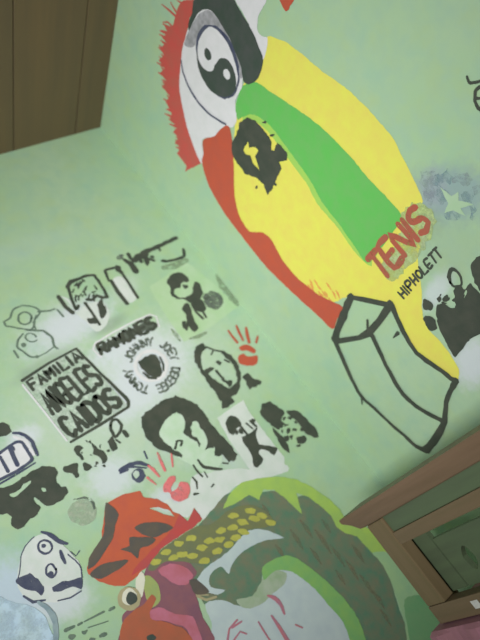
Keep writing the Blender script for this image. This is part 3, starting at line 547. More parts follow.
many('word_box_stencil', 'left', 'square stencil filled with three rows of dark lettering inside a border', 'lettering', None, [
    ('ground', 2, 'pale_ground', [('f',0,[-679,1766,-512,1785,-483,1570,-659,1557])], None),
    ('border', 3, 'ink', [('s',[7.9],[-658,1559,-574,1561,-485,1567]),('s',[6.9,8.3,9.7,8.3],[-513,1778,-496,1689,-476,1592,-483,1570]),('s',[8.2,6.9],[-679,1766,-600,1778,-513,1784])], None),
    ('edge_line', 3, 'white', [('s',[4.6],[-684,1755,-674,1663,-665,1567])], None),
    ('letters', 4, 'ink', [('s',[9.0],[-654,1760,-671,1758,-668,1730]),('s',[9.0],[-669,1744,-656,1746]),('s',[9.1],[-643,1733,-637,1762,-626,1735]),('s',[9.1],[-640,1743,-631,1744]),('s',[9.2],[-617,1736,-620,1764,-610,1748,-603,1766,-600,1738]),('s',[9.3],[-591,1767,-588,1739]),('s',[9.3],[-579,1769,-576,1740,-559,1742]),('s',[9.5],[-550,1772,-546,1743]),('s',[9.6],[-534,1745,-529,1774,-516,1747]),('s',[9.6],[-531,1755,-521,1756]),('s',[11.5],[-660,1646,-658,1712,-644,1647]),('s',[11.5],[-658,1669,-650,1670]),('s',[11.6],[-638,1648,-644,1713,-622,1649,-629,1715]),('s',[11.6],[-605,1707,-613,1717,-619,1709,-619,1683,-613,1657,-606,1651,-600,1661,-602,1681,-609,1680]),('s',[11.7],[-584,1720,-600,1718,-592,1652,-576,1654]),('s',[11.9],[-596,1685,-583,1686]),('s',[11.9],[-577,1720,-569,1654,-553,1656]),('s',[12.0],[-537,1725,-554,1723,-546,1656,-529,1658]),('s',[12.2],[-550,1689,-536,1691]),('s',[12.3],[-513,1720,-522,1726,-529,1715,-525,1697,-510,1688,-506,1670,-513,1659,-523,1665]),('s',[13.2],[-637,1619,-646,1626,-654,1620,-655,1597,-650,1576,-640,1571,-633,1580]),('s',[13.6],[-623,1572,-619,1629,-602,1574]),('s',[13.5],[-621,1592,-609,1593]),('s',[13.6],[-597,1631,-590,1574]),('s',[13.9],[-585,1632,-578,1575,-566,1576,-559,1591,-562,1619,-572,1633,-585,1632]),('s',[14.0],[-544,1635,-552,1623,-551,1606,-548,1589,-537,1578,-529,1590,-530,1608,-533,1625,-544,1635]),('s',[14.3],[-501,1633,-513,1638,-523,1628,-519,1613,-500,1605,-496,1590,-506,1581,-517,1586])], None),
])
one('blotch_figures_stencil', 'left', 'cluster of small broken black stencil shapes under the lettered square', 'stencil', None, 3, 'ink',
    [('s',[7.9],[-553,1546,-542,1555,-531,1552,-528,1534,-542,1517,-558,1514,-558,1533,-553,1546]),('s',[10.6],[-532,1514,-531,1500]),('f',1,[-579,1517,-565,1518,-567,1500,-568,1485,-584,1483,-585,1499]),('f',1,[-618,1532,-610,1511,-602,1491,-612,1466,-621,1472,-618,1488,-628,1501,-622,1515]),('f',1,[-664,1539,-648,1544,-642,1531,-654,1523,-654,1505,-660,1503,-663,1522]),('f',1,[-707,1512,-690,1509,-673,1505,-681,1489,-687,1472,-696,1475,-696,1489,-710,1502]),('f',1,[-654,1475,-659,1474,-665,1475,-668,1482,-665,1487,-662,1492,-657,1496,-652,1490,-648,1485,-649,1478]),('s',[5.2],[-561,1506,-556,1494]),('f',1,[-606,1477,-608,1476,-610,1478,-612,1481,-608,1481,-606,1480]),('f',1,[-577,1497,-579,1497,-583,1498,-583,1501,-580,1502,-577,1499]),('f',1,[-590,1491,-592,1489,-595,1491,-595,1495,-592,1495,-589,1494]),('f',1,[-631,1482,-633,1481,-635,1482,-635,1484,-633,1485,-631,1485]),('f',1,[-601,1511,-604,1508,-605,1510,-605,1513,-603,1515,-599,1515]),('f',1,[-618,1461,-622,1460,-625,1462,-627,1466,-623,1467,-619,1465]),('f',1,[-631,1478,-634,1476,-637,1476,-635,1480,-633,1482,-630,1482]),('f',1,[-632,1502,-635,1502,-637,1503,-637,1505,-636,1506,-633,1504]),('f',1,[-617,1531,-619,1530,-621,1530,-621,1533,-618,1535,-616,1534]),('f',1,[-591,1490,-593,1488,-595,1489,-594,1492,-592,1494,-591,1492]),('f',1,[-637,1471,-639,1469,-641,1472,-642,1474,-640,1476,-637,1474]),('f',1,[-622,1539,-625,1536,-627,1538,-627,1542,-624,1542,-622,1542]),('f',1,[-647,1519,-649,1519,-651,1519,-651,1521,-649,1523,-647,1521]),('f',1,[-616,1535,-618,1533,-621,1535,-620,1538,-618,1539,-615,1539])])
many('rounded_sign_stencil', 'left', 'navy rounded sign stencil with thick upright strokes at the left edge', 'stencil', None, [
    ('sign_ground', 2, 'white', [('f',1,[-822,1622,-786,1623,-765,1625,-756,1611,-757,1575,-768,1565,-803,1561,-852,1563]),('s',[7.3,9.8,7.3],[-766,1641,-748,1617,-749,1576])], None),
    ('lines', 3, 'navy', [('s',[6.1,8.6,8.6,7.4],[-764,1651,-747,1638,-738,1615,-738,1591,-743,1570]),('s',[7.7],[-823,1620,-785,1625,-765,1625,-757,1614,-757,1590,-757,1570,-768,1565,-800,1562,-852,1563]),('s',[10.7],[-787,1621,-790,1596,-792,1573]),('s',[8.1],[-817,1613,-818,1570]),('s',[4.7],[-856,1554,-802,1554,-756,1557]),('f',1,[-775,1616,-777,1613,-780,1610,-785,1609,-789,1609,-792,1612,-794,1616,-792,1620,-789,1623,-784,1624,-780,1623,-777,1620])], None),
])
one('small_blot_stencil', 'left', 'round black blot at the left edge above the rounded sign', 'stencil', None, 3, 'ink',
    [('f',1,[-789,1688,-769,1685,-764,1670,-766,1656,-781,1653,-802,1662])])
one('band_silhouette_stencil', 'left', 'large solid black group silhouette below the rounded sign', 'stencil', None, 3, 'ink',
    [('f',1,[-863,1545,-834,1540,-805,1539,-765,1542,-740,1538,-727,1530,-724,1510,-736,1494,-735,1477,-725,1467,-728,1452,-743,1444,-766,1445,-783,1451,-790,1467,-793,1480,-802,1483,-801,1471,-799,1456,-812,1445,-830,1444,-848,1439,-863,1441,-869,1459,-860,1471,-865,1485,-887,1498],[-773,1498,-767,1491,-768,1484,-775,1485],[-842,1520,-821,1518,-802,1525,-784,1520,-809,1513,-838,1509])])
many('grey_disc_smudge', 'left', 'faint grey round smudge with a dark arc beside the red crest', 'smudge', None, [
    ('disc', 3, 'beige_grey', [('f',1,[-697,1374,-705,1366,-717,1362,-729,1363,-740,1367,-748,1377,-754,1387,-756,1400,-753,1412,-744,1420,-733,1424,-721,1424,-709,1420,-699,1411,-695,1399,-692,1386])], None),
    ('arc', 4, 'faded_ink', [('s',[2.4,4.7,5.9,4.7],[-725,1430,-703,1421,-692,1403,-695,1385])], None),
])
many('moustache_face_stencil', 'left', 'blue black stencil face with a thick moustache in the lower left corner', 'stencil', None, [
    ('white_shirt', 2, 'blue_white', [('f',1,[-968,1338,-939,1305,-917,1282,-902,1249,-905,1220,-918,1187,-1010,1255])], None),
    ('face_ground', 2, 'pale_white', [('f',1,[-870,1396,-841,1405,-816,1396,-802,1368,-792,1332,-787,1292,-803,1261,-832,1246,-866,1255,-897,1277,-919,1305,-917,1339,-897,1368])], None),
    ('stencil', 3, 'navy', [('s',[4.4,8.9,10.0,5.5],[-823,1406,-810,1389,-802,1368,-789,1351]),('s',[4.8],[-823,1360,-829,1357,-836,1358,-842,1363,-846,1371,-845,1379,-841,1385,-835,1388,-828,1387,-822,1381,-818,1374,-819,1366,-822,1360]),('s',[6.5,9.8,6.5],[-809,1346,-812,1332,-813,1317]),('s',[2.8],[-799,1329,-792,1310,-790,1288,-799,1268]),('s',[4.7],[-836,1317,-839,1310,-844,1306,-849,1306,-854,1309,-856,1315,-857,1322,-854,1329,-849,1333,-844,1334,-839,1331,-837,1324,-837,1315]),('f',1,[-845,1311,-848,1308,-853,1309,-855,1313,-855,1318,-851,1320,-846,1320,-844,1316]),('s',[2.3],[-841,1405,-868,1397,-885,1382,-899,1359,-914,1344]),('f',1,[-916,1346,-905,1345,-888,1341,-878,1321,-876,1297,-885,1286,-895,1301,-912,1323,-918,1337]),('f',1,[-861,1289,-838,1286,-822,1277,-800,1269,-812,1249,-824,1263,-848,1270,-862,1279]),('s',[3.3],[-814,1246,-839,1246,-865,1257]),('s',[4.1,7.1,4.1],[-920,1306,-908,1285,-886,1274]),('f',1,[-829,1373,-831,1370,-835,1372,-838,1375,-837,1378,-835,1381,-830,1380,-829,1376]),('s',[2.6],[-792,1332,-786,1317,-773,1321])], None),
    ('collar_shadow', 3, 'spray_slate', [('s',[6.1,12.1,12.1,10.1],[-900,1279,-890,1255,-889,1230,-898,1206,-912,1185])], None),
])
one('handwriting_lines', 'left', 'two slanting lines of faint dark handwriting under the moustached face', 'handwriting', None, 3, 'thin_ink',
    [('s',[8.1,6.1],[-882,1196,-863,1192]),('s',[5.1],[-854,1190,-846,1189]),('s',[3.1,4.2,4.2],[-841,1188,-819,1184,-796,1180]),('s',[6.4,7.4],[-785,1177,-774,1174]),('s',[2.5],[-840,1173,-798,1159]),('f',1,[-869,1176,-870,1174,-873,1172,-876,1172,-880,1173,-883,1176,-884,1178,-883,1181,-880,1182,-876,1183,-873,1181,-870,1179]),('f',1,[-844,1170,-845,1168,-848,1167,-851,1167,-855,1168,-857,1170,-858,1172,-857,1174,-855,1175,-851,1175,-848,1174,-845,1172]),('f',1,[-813,1139,-814,1137,-818,1137,-822,1137,-827,1139,-830,1142,-830,1145,-829,1147,-825,1147,-821,1146,-816,1144,-813,1142]),('f',1,[-840,1146,-842,1145,-844,1145,-847,1146,-848,1148,-849,1150,-849,1152,-847,1154,-845,1154,-843,1152,-841,1150,-840,1148])])
one('bearded_face_stencil', 'left', 'black stencil of a long haired bearded face under the right red handprint', 'stencil', None, 3, 'ink',
    [('f',0,[-230,1616,-210,1628,-190,1625,-188,1608,-209,1604,-226,1591,-236,1567,-240,1552,-217,1553,-207,1547,-217,1539,-234,1541,-236,1528,-229,1513,-222,1498,-217,1480,-206,1470,-185,1473,-168,1485,-157,1509,-151,1531,-156,1549,-160,1574,-151,1579,-140,1555,-138,1524,-147,1492,-178,1458,-201,1443,-220,1447,-220,1429,-247,1427,-265,1431,-255,1449,-252,1483,-253,1519,-252,1555,-246,1588]),('s',[5.7],[-188,1612,-173,1592,-156,1575]),('f',1,[-183,1546,-187,1543,-192,1548,-194,1553,-193,1559,-187,1560,-182,1555,-178,1549]),('s',[8.0],[-209,1534,-208,1515,-206,1503]),('s',[6.3],[-166,1551,-157,1538]),('f',1,[-153,1480,-129,1481,-128,1463,-110,1437,-148,1437,-160,1437,-152,1462]),('f',1,[-200,1488,-205,1488,-209,1493,-212,1497,-212,1504,-205,1502,-201,1498,-199,1494]),('s',[4.7],[-176,1594,-191,1583]),('f',1,[-195,1478,-199,1475,-207,1474,-207,1481,-207,1486,-203,1492,-194,1490,-189,1484])])
many('armed_figure_stencil', 'left', 'black running figure stencil on a white painted rectangle beside the big portrait', 'stencil', None, [
    ('white_ground', 2, 'pale_white', [('f',0,[-294,1417,-195,1421,-202,1390,-202,1306,-200,1227,-221,1198,-300,1222,-305,1251,-304,1348])], None),
    ('stencil', 3, 'ink', [('f',1,[-283,1393,-258,1402,-242,1386,-245,1363,-265,1365,-284,1350,-291,1364]),('f',1,[-267,1336,-244,1332,-213,1334,-230,1317,-238,1294,-214,1273,-200,1258,-221,1247,-236,1273,-255,1278,-254,1252,-285,1245,-290,1257,-275,1281,-276,1311]),('f',1,[-202,1356,-204,1352,-211,1350,-217,1353,-220,1357,-216,1360,-209,1361,-203,1360]),('s',[7.5],[-253,1372,-252,1350,-250,1329]),('s',[5.8],[-233,1360,-227,1339]),('f',1,[-256,1342,-262,1343,-266,1349,-265,1356,-261,1360,-255,1358,-251,1353,-251,1346]),('s',[7.1],[-218,1361,-214,1338]),('f',1,[-267,1350,-271,1347,-276,1347,-279,1351,-276,1355,-273,1359,-268,1358,-267,1353])], None),
])
one('maned_head_stencil', 'left', 'black stencil of a head with spread hair, just right of the white painted rectangle', 'stencil', None, 3, 'ink',
    [('f',1,[-171,1372,-152,1385,-129,1375,-118,1347,-114,1327,-136,1316,-159,1298,-171,1312,-176,1333,-180,1356]),('f',1,[-105,1329,-76,1312,-68,1274,-64,1237,-76,1216,-90,1231,-100,1252,-97,1278,-104,1307]),('f',1,[-175,1311,-166,1281,-167,1248,-180,1228,-187,1243,-185,1272]),('f',1,[-115,1227,-124,1225,-132,1229,-141,1235,-139,1244,-135,1252,-125,1251,-117,1247,-108,1241,-108,1232]),('f',1,[-125,1291,-130,1290,-136,1293,-141,1296,-138,1299,-136,1301,-130,1299,-128,1296]),('f',1,[-115,1268,-120,1267,-125,1269,-129,1272,-128,1276,-125,1277,-119,1276,-114,1272]),('f',1,[-139,1258,-146,1253,-151,1253,-150,1258,-149,1264,-143,1266,-139,1266,-137,1264]),('f',1,[-122,1311,-127,1309,-131,1308,-131,1312,-132,1316,-126,1318,-123,1318,-121,1315]),('f',1,[-137,1226,-141,1224,-146,1227,-149,1230,-149,1233,-145,1233,-141,1232,-137,1229]),('f',1,[-103,1302,-107,1303,-112,1302,-114,1306,-116,1310,-110,1310,-107,1309,-103,1306]),('f',1,[-136,1301,-144,1299,-151,1298,-154,1304,-150,1310,-145,1313,-138,1313,-136,1308]),('f',1,[-135,1276,-140,1273,-146,1272,-147,1277,-144,1282,-140,1284,-136,1284,-132,1281]),('f',1,[-97,1256,-100,1255,-105,1256,-108,1259,-106,1262,-103,1265,-97,1265,-94,1260]),('f',1,[-152,1262,-159,1257,-166,1258,-169,1263,-164,1270,-158,1275,-154,1272,-148,1270]),('f',1,[-85,1292,-89,1290,-97,1292,-100,1298,-100,1301,-98,1304,-89,1301,-86,1296]),('f',1,[-131,1362,-136,1358,-147,1364,-161,1371,-155,1376,-148,1379,-137,1376,-127,1367]),('f',1,[-82,1241,-88,1237,-96,1239,-99,1244,-96,1249,-92,1255,-84,1252,-83,1246]),('f',1,[-152,1287,-155,1284,-159,1284,-159,1288,-158,1290,-156,1293,-152,1292,-150,1290]),('f',1,[-101,1284,-105,1283,-108,1284,-110,1286,-111,1290,-107,1290,-103,1289,-102,1287])])
many('big_portrait_stencil', 'left', 'largest black stencil portrait, curly hair framing a pale tilted face', 'stencil', None, [
    ('face_ground', 1, 'mint', [('f',1,[-456,1468,-415,1489,-374,1492,-344,1453,-338,1409,-348,1363,-347,1323,-377,1302,-413,1307,-432,1344,-451,1381,-463,1420])], None),
    ('stencil', 3, 'ink', [('f',0,[-469,1524,-454,1532,-423,1531,-386,1536,-357,1530,-338,1508,-320,1477,-318,1441,-318,1404,-313,1364,-309,1328,-309,1302,-328,1294,-341,1299,-342,1326,-358,1326,-362,1335,-349,1353,-362,1358,-377,1361,-360,1373,-353,1389,-350,1410,-348,1435,-360,1443,-377,1430,-383,1410,-377,1393,-378,1378,-386,1376,-385,1392,-395,1414,-401,1431,-388,1443,-377,1453,-375,1475,-380,1487,-409,1489,-435,1478,-458,1459,-457,1433,-444,1396,-435,1381,-444,1378,-459,1398,-479,1424,-486,1438,-490,1469,-486,1499]),('s',[6.0],[-444,1405,-429,1418,-416,1414,-426,1404]),('s',[5.4,8.6,8.1,5.4],[-410,1349,-408,1328,-390,1308,-369,1295]),('s',[5.3],[-429,1345,-429,1326,-426,1308]),('s',[3.9,6.5,3.9],[-449,1320,-448,1304,-457,1288]),('f',1,[-416,1269,-421,1269,-425,1269,-425,1273,-421,1276,-417,1277,-414,1276,-413,1273]),('f',1,[-459,1277,-462,1276,-467,1276,-472,1278,-473,1281,-470,1282,-466,1282,-462,1280]),('s',[3.4],[-415,1314,-417,1297]),('s',[3.6],[-359,1307,-347,1297])], None),
])
many('eye_sketch_stencil', 'left', 'small dark eye and brow sketch beside the fingers of the left handprint', 'stencil', None, [
    ('brow', 3, 'navy', [('s',[7.7,10.2,11.5,10.2,10.2,7.7],[-597,1433,-583,1433,-564,1430,-553,1428,-540,1420,-529,1405]),('s',[4.7],[-517,1441,-521,1422]),('s',[5.1,7.6],[-598,1427,-579,1425]),('s',[5.1,5.1,3.8],[-574,1428,-556,1419,-536,1403])], None),
    ('iris', 3, 'navy', [('f',1,[-548,1388,-554,1383,-561,1380,-569,1381,-575,1385,-579,1392,-580,1399,-577,1406,-572,1412,-564,1414,-557,1414,-550,1410,-546,1403,-546,1395],[-560,1399,-565,1395,-570,1393,-574,1396,-575,1401,-573,1407,-568,1411,-563,1412,-559,1410,-558,1405])], None),
])
many('red_handprint', 'left', 'clean red handprint with fingers pointing up, nearest the room corner', 'handprint', 'red handprints on the stencil wall', [
    ('finger', 5, 'red', [('s',[5.3,6.6,7.2],[-95,1624,-97,1601,-96,1577])], None),
    ('finger', 5, 'red', [('s',[6.0,8.0,6.7],[-62,1626,-69,1602,-75,1574])], None),
    ('finger', 5, 'red', [('s',[6.7,10.0,8.4],[-39,1606,-51,1584,-63,1559])], None),
    ('finger', 5, 'red', [('s',[5.3,7.3],[-25,1563,-43,1549])], None),
    ('palm', 5, 'red', [('f',1,[-99,1563,-73,1557,-61,1531,-73,1522,-85,1541,-102,1550]),('f',1,[-123,1538,-103,1539,-98,1525,-69,1512,-86,1491,-109,1496,-134,1518])], None),
])
many('red_handprint', 'left', 'pinkish red handprint smeared over the chin of the big portrait', 'handprint', 'red handprints on the stencil wall', [
    ('finger', 5, 'pink_red', [('s',[5.2,8.4,6.5],[-490,1421,-495,1396,-500,1371])], None),
    ('finger', 5, 'pink_red', [('s',[4.0,5.8,4.0],[-461,1400,-468,1385,-477,1369])], None),
    ('finger', 5, 'pink_red', [('s',[5.1,9.3,5.1],[-529,1405,-524,1390,-521,1366])], None),
    ('finger', 5, 'pink_red', [('s',[6.1,7.1,3.0],[-548,1381,-544,1369,-539,1353])], None),
    ('palm', 5, 'pink_red', [('f',1,[-516,1347,-494,1352,-487,1343,-498,1333,-511,1327,-515,1317,-499,1318,-484,1326,-469,1315,-473,1296,-491,1283,-512,1285,-525,1302,-523,1319,-532,1328,-527,1340])], None),
])
many('dragon_mural', 'left', 'large painted creature with an orange crest, yellow scales and green curling body', 'mural', None, [
    ('white_ground', 1, 'pale_white', [('f',1,[-555,1304,-528,1307,-522,1289,-484,1281,-461,1313,-436,1321,-401,1305,-326,1270,-280,1229,-213,1212,-216,1191,-292,1214,-352,1236,-386,1236,-446,1223,-490,1217,-489,1252,-518,1242,-537,1268])], None),
    ('body', 2, 'moss', [('f',1,[-519,1207,-448,1225,-400,1236,-365,1220,-315,1187,-282,1169,-257,1134,-212,1108,-200,1071,-191,1034,-197,1003,-188,979,-164,950,-161,908,-156,865,-170,812,-190,771,-207,732,-232,679,-330,751,-315,797,-309,853,-317,910,-329,961,-343,994,-373,1021,-413,1034,-445,1028,-480,984,-523,999,-563,1027,-600,1054,-599,1096,-606,1127,-572,1158])], None),
    ('brown_streak', 3, 'moss_brown', [('s',[4.0,13.3,4.0],[-274,1073,-273,1047,-276,1020])], None),
    ('brown_streak', 3, 'moss_brown', [('s',[4.0,13.2,4.0],[-256,1030,-255,997,-259,962])], None),
    ('brown_streak', 3, 'moss_brown', [('s',[3.9,13.1,3.9],[-247,978,-246,948,-250,917])], None),
    ('brown_streak', 3, 'moss_brown', [('s',[3.9,13.0,3.9],[-313,1069,-313,1041,-316,1012])], None),
    ('brown_streak', 3, 'moss_brown', [('s',[3.9,13.0,3.9],[-237,927,-237,900,-241,871])], None),
    ('brown_streak', 3, 'moss_brown', [('s',[3.9,12.9,3.9],[-298,1004,-297,982,-300,958])], None),
    ('brown_streak', 3, 'moss_brown', [('s',[4.0,13.4,4.0],[-195,943,-195,918,-198,891])], None),
    ('brown_streak', 3, 'moss_brown', [('s',[3.9,12.9,3.9],[-229,877,-228,850,-232,822])], None),
    ('brown_streak', 3, 'moss_brown', [('s',[3.8,12.8,3.8],[-277,925,-277,906,-279,885])], None),
    ('brown_streak', 3, 'moss_brown', [('s',[3.8,12.8,3.8],[-227,832,-226,807,-230,782])], None),
    ('brown_streak', 3, 'moss_brown', [('s',[4.1,13.5,4.1],[-222,1038,-222,1020,-224,1001])], None),
    ('brown_streak', 3, 'moss_brown', [('s',[3.8,12.7,3.8],[-371,1063,-370,1045,-372,1025])], None),
    ('brown_streak', 3, 'moss_brown', [('s',[4.0,13.2,4.0],[-336,1161,-336,1145,-337,1128])], None),
    ('brown_streak', 3, 'moss_brown', [('s',[3.8,12.5,3.8],[-242,786,-242,764,-245,742])], None),
    ('lime_crown', 3, 'lime_paint', [('f',0,[-430,1210,-399,1229,-378,1234,-348,1237,-309,1224,-270,1206,-239,1186,-210,1158,-186,1116,-167,1068,-160,1029,-166,998,-144,971,-119,938,-113,903,-118,866,-138,871,-161,896,-165,917,-168,950,-190,977,-201,1003,-193,1032,-201,1069,-214,1106,-236,1133,-259,1081,-265,1104,-270,1133,-283,1173,-309,1190,-335,1175,-350,1200,-398,1204])], None),
    ('tail_edge', 3, 'leaf_pale', [('f',1,[-161,896,-118,866,-117,820,-114,775,-113,722,-116,674,-129,619,-146,604,-237,671,-208,727,-187,769,-170,812,-158,863])], None),
    ('tail_shade', 4, 'leaf', [('f',1,[-170,762,-128,747,-116,712,-120,663,-148,610,-229,671,-203,724])], None),
    ('belly', 2, 'cool_white', [('f',1,[-420,1017,-390,1004,-368,974,-353,927,-345,873,-341,824,-352,767,-615,963,-609,1019,-599,1059,-561,1042,-533,1006,-491,987,-458,996])], None),
    ('belly_smear', 3, 'sage', [('f',1,[-533,1022,-495,1006,-452,1019,-420,1025,-390,996,-411,979,-451,980,-486,978,-527,994])], None),
    ('green_rim', 4, 'leaf_bright', [('f',1,[-434,1041,-401,1040,-369,1030,-350,1014,-334,980,-316,924,-305,865,-306,806,-330,751,-360,773,-343,825,-348,873,-354,925,-370,976,-392,1006,-420,1017,-448,1016])], None),
    ('pink_mark', 5, 'dusk_pink', [('s',[4.7,9.5,9.5,4.7],[-464,984,-453,970,-449,951,-455,928])], None),
    ('pink_mark', 5, 'dusk_pink', [('s',[4.6,9.2,9.2],[-484,944,-484,917,-486,877])], None),
    ('pink_mark', 5, 'dusk_pink', [('s',[4.9],[-558,987,-585,983,-605,965])], None),
    ('pink_mark', 5, 'dusk_pink', [('s',[4.0],[-558,951,-567,963,-592,958])], None),
    ('pink_mark', 5, 'dusk_pink', [('s',[4.1],[-519,953,-520,928,-521,900])], None),
    ('pink_mark', 5, 'dusk_pink', [('s',[4.5,4.5],[-578,981,-552,978])], None),
    ('pink_mark', 5, 'dusk_pink', [('s',[3.7],[-448,894,-438,878])], None),
    ('white_band', 4, 'cool_white', [('f',1,[-589,1110,-564,1120,-535,1122,-505,1120,-469,1121,-437,1129,-407,1129,-384,1119,-365,1100,-340,1063,-379,1083,-423,1096,-468,1098,-496,1089,-514,1079,-516,1101,-537,1106,-558,1099,-566,1080,-542,1055,-564,1058,-582,1078,-587,1096])], None),
    ('hollow', 3, 'moss', [('f',1,[-517,1076,-522,1068,-531,1064,-543,1065,-552,1071,-559,1079,-559,1089,-554,1097,-545,1101,-533,1100,-523,1094,-517,1085])], None),
    ('lip_line', 4, 'tan', [('s',[5.7],[-605,1084,-592,1064,-569,1056]),('s',[3.4],[-605,1087,-582,1070])], None),
    ('scale_band', 4, 'olive', [('f',1,[-667,1197,-644,1211,-610,1218,-561,1216,-514,1213,-476,1196,-428,1200,-388,1191,-352,1167,-337,1134,-340,1105,-373,1115,-407,1132,-440,1133,-491,1134,-530,1132,-557,1137,-585,1162,-624,1189,-654,1188])], None),
    ('scales', 5, 'scale_yellow', [('f',1,[-630,1196,-634,1194,-640,1193,-648,1197,-654,1202,-655,1207,-649,1209,-643,1210,-636,1205,-631,1200]),('f',1,[-599,1200,-603,1198,-609,1198,-616,1201,-622,1206,-623,1212,-617,1213,-611,1213,-604,1210,-599,1205]),('f',1,[-562,1199,-566,1196,-573,1196,-580,1200,-584,1205,-585,1210,-582,1213,-575,1212,-568,1208,-561,1203]),('f',1,[-529,1192,-532,1189,-540,1189,-547,1194,-554,1199,-553,1203,-549,1206,-542,1206,-534,1202,-529,1197]),('f',1,[-570,1174,-572,1171,-580,1171,-587,1175,-593,1181,-592,1185,-590,1189,-582,1188,-575,1183,-568,1178]),('f',1,[-518,1158,-524,1157,-531,1156,-539,1161,-543,1166,-546,1171,-540,1173,-533,1173,-525,1169,-521,1164]),('f',1,[-494,1161,-498,1158,-506,1160,-514,1163,-520,1169,-520,1173,-516,1176,-508,1176,-499,1172,-496,1166]),('f',1,[-532,1131,-535,1127,-543,1128,-550,1132,-557,1137,-557,1143,-552,1145,-545,1145,-537,1141,-531,1135]),('f',1,[-493,1131,-498,1129,-504,1128,-512,1132,-517,1137,-518,1142,-514,1145,-506,1144,-498,1141,-493,1135]),('f',1,[-470,1149,-475,1148,-482,1147,-489,1151,-496,1157,-495,1161,-491,1164,-484,1163,-476,1159,-470,1154]),('f',1,[-460,1126,-464,1124,-471,1124,-478,1128,-484,1133,-484,1138,-480,1140,-473,1140,-464,1137,-458,1131]),('f',1,[-405,1175,-410,1173,-418,1174,-426,1177,-431,1183,-434,1188,-427,1189,-420,1191,-411,1186,-406,1180]),('f',1,[-456,1165,-459,1161,-467,1163,-476,1166,-481,1171,-481,1176,-476,1178,-469,1179,-461,1175,-455,1169]),('f',1,[-397,1143,-403,1145,-410,1147,-417,1153,-419,1160,-418,1165,-413,1167,-405,1162,-398,1156,-397,1150]),('f',1,[-366,1134,-372,1134,-379,1137,-386,1143,-390,1151,-388,1156,-382,1156,-374,1153,-368,1146,-364,1139]),('f',1,[-337,1103,-342,1101,-350,1105,-356,1112,-358,1118,-357,1123,-352,1125,-345,1120,-338,1114,-335,1107]),('f',1,[-410,1124,-416,1124,-424,1128,-430,1134,-432,1141,-432,1146,-426,1147,-419,1144,-413,1137,-411,1131]),('f',1,[-549,1157,-554,1154,-561,1155,-570,1159,-573,1164,-575,1169,-571,1172,-564,1171,-556,1167,-552,1162]),('f',1,[-425,1153,-429,1150,-438,1152,-446,1156,-451,1160,-453,1166,-448,1168,-440,1167,-431,1164,-426,1158]),('f',1,[-592,1180,-595,1177,-602,1179,-609,1182,-615,1187,-614,1191,-611,1193,-604,1193,-597,1190,-590,1184]),('f',1,[-364,1157,-368,1154,-376,1159,-383,1165,-385,1172,-384,1177,-378,1177,-371,1174,-364,1168,-360,1160]),('f',1,[-344,1129,-350,1128,-357,1131,-362,1137,-366,1144,-365,1149,-359,1150,-351,1147,-345,1140,-343,1134]),('f',1,[-434,1129,-437,1126,-445,1127,-453,1130,-457,1136,-460,1141,-454,1143,-446,1143,-438,1139,-433,1133])], None),
    ('crest', 3, 'orange_red', [('f',0,[-667,1381,-623,1378,-581,1363,-583,1346,-557,1323,-542,1296,-541,1275,-532,1262,-523,1236,-491,1253,-490,1220,-513,1215,-555,1217,-592,1219,-615,1219,-644,1211,-668,1204,-686,1202,-707,1199,-729,1199,-748,1212,-771,1238,-784,1268,-778,1282,-752,1299,-721,1315,-699,1342,-681,1367],[-586,1315,-564,1304,-546,1281,-544,1262,-565,1284])], None),
    ('crest_shade', 4, 'crimson', [('f',1,[-533,1260,-523,1236,-493,1251,-492,1221,-515,1216,-555,1217,-592,1219,-615,1219,-644,1211,-668,1204,-689,1207,-706,1209,-685,1220,-641,1228,-588,1237,-559,1245])], None),
    ('crest_marking', 5, 'soot_green', [('f',1,[-666,1383,-657,1365,-656,1342,-677,1325,-695,1304,-726,1289,-749,1278,-768,1275,-778,1277,-765,1295,-734,1311,-705,1327,-687,1357])], None),
    ('crest_marking', 5, 'soot_green', [('f',1,[-779,1267,-750,1268,-724,1258,-693,1242,-713,1237,-741,1238,-765,1242,-780,1257])], None),
    ('crest_marking', 5, 'soot_green', [('f',1,[-642,1296,-614,1291,-577,1266,-563,1243,-592,1245,-617,1251,-634,1273])], None),
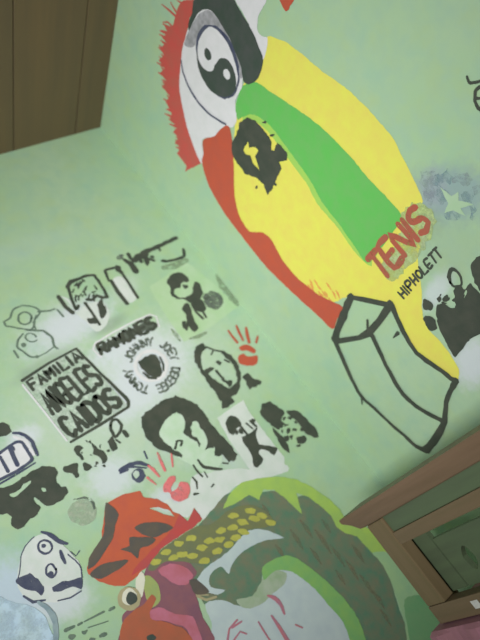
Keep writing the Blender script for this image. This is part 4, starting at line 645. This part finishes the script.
    ('crest_marking', 5, 'soot_green', [('f',1,[-696,1272,-674,1267,-664,1283,-638,1267,-614,1246,-630,1240,-657,1247,-673,1231,-679,1251])], None),
    ('face', 3, 'plum', [('f',1,[-668,1204,-626,1207,-582,1165,-574,1127,-597,1116,-607,1085,-621,1038,-638,979,-797,1097,-776,1133,-767,1151,-745,1153,-718,1154,-693,1175])], None),
    ('cheek_patch', 4, 'rose', [('f',1,[-648,1184,-617,1179,-594,1157,-586,1127,-607,1118,-628,1129,-644,1160])], None),
    ('cheek_patch', 4, 'rose', [('f',1,[-723,1122,-692,1118,-669,1083,-640,1055,-645,1020,-653,990,-675,1007,-665,1040,-688,1076,-722,1106])], None),
    ('muzzle', 5, 'rust', [('f',1,[-777,1136,-743,1144,-715,1142,-691,1148,-688,1133,-713,1120,-718,1104,-689,1074,-669,1039,-679,1009,-795,1096])], None),
    ('brow_patch', 4, 'olive_green', [('f',1,[-686,1189,-671,1184,-666,1157,-680,1127,-702,1125,-704,1150])], None),
    ('brow_streak', 5, 'cream', [('f',1,[-701,1197,-683,1203,-680,1190,-696,1170,-713,1156,-716,1173])], None),
    ('beak_tip', 5, 'soot_green', [('f',1,[-601,1122,-584,1112,-576,1074,-604,1086,-606,1103])], None),
    ('eye_ring', 6, 'tan', [('f',1,[-716,1155,-722,1148,-731,1145,-741,1145,-750,1149,-757,1157,-761,1166,-761,1176,-758,1185,-751,1192,-742,1196,-732,1196,-723,1191,-716,1184,-712,1175,-712,1164])], None),
    ('eye_white', 7, 'cream', [('f',1,[-722,1162,-730,1157,-739,1157,-746,1161,-751,1169,-751,1178,-746,1186,-739,1190,-730,1191,-722,1187,-718,1179,-718,1170])], None),
    ('eye_pupil', 8, 'soot', [('f',1,[-722,1161,-727,1156,-734,1155,-740,1157,-744,1162,-745,1169,-742,1176,-737,1180,-731,1182,-725,1180,-721,1175,-720,1168])], None),
    ('nostril', 6, 'soot', [('f',1,[-731,1068,-735,1067,-741,1068,-746,1072,-750,1077,-749,1081,-746,1083,-740,1082,-734,1077,-731,1072])], None),
])
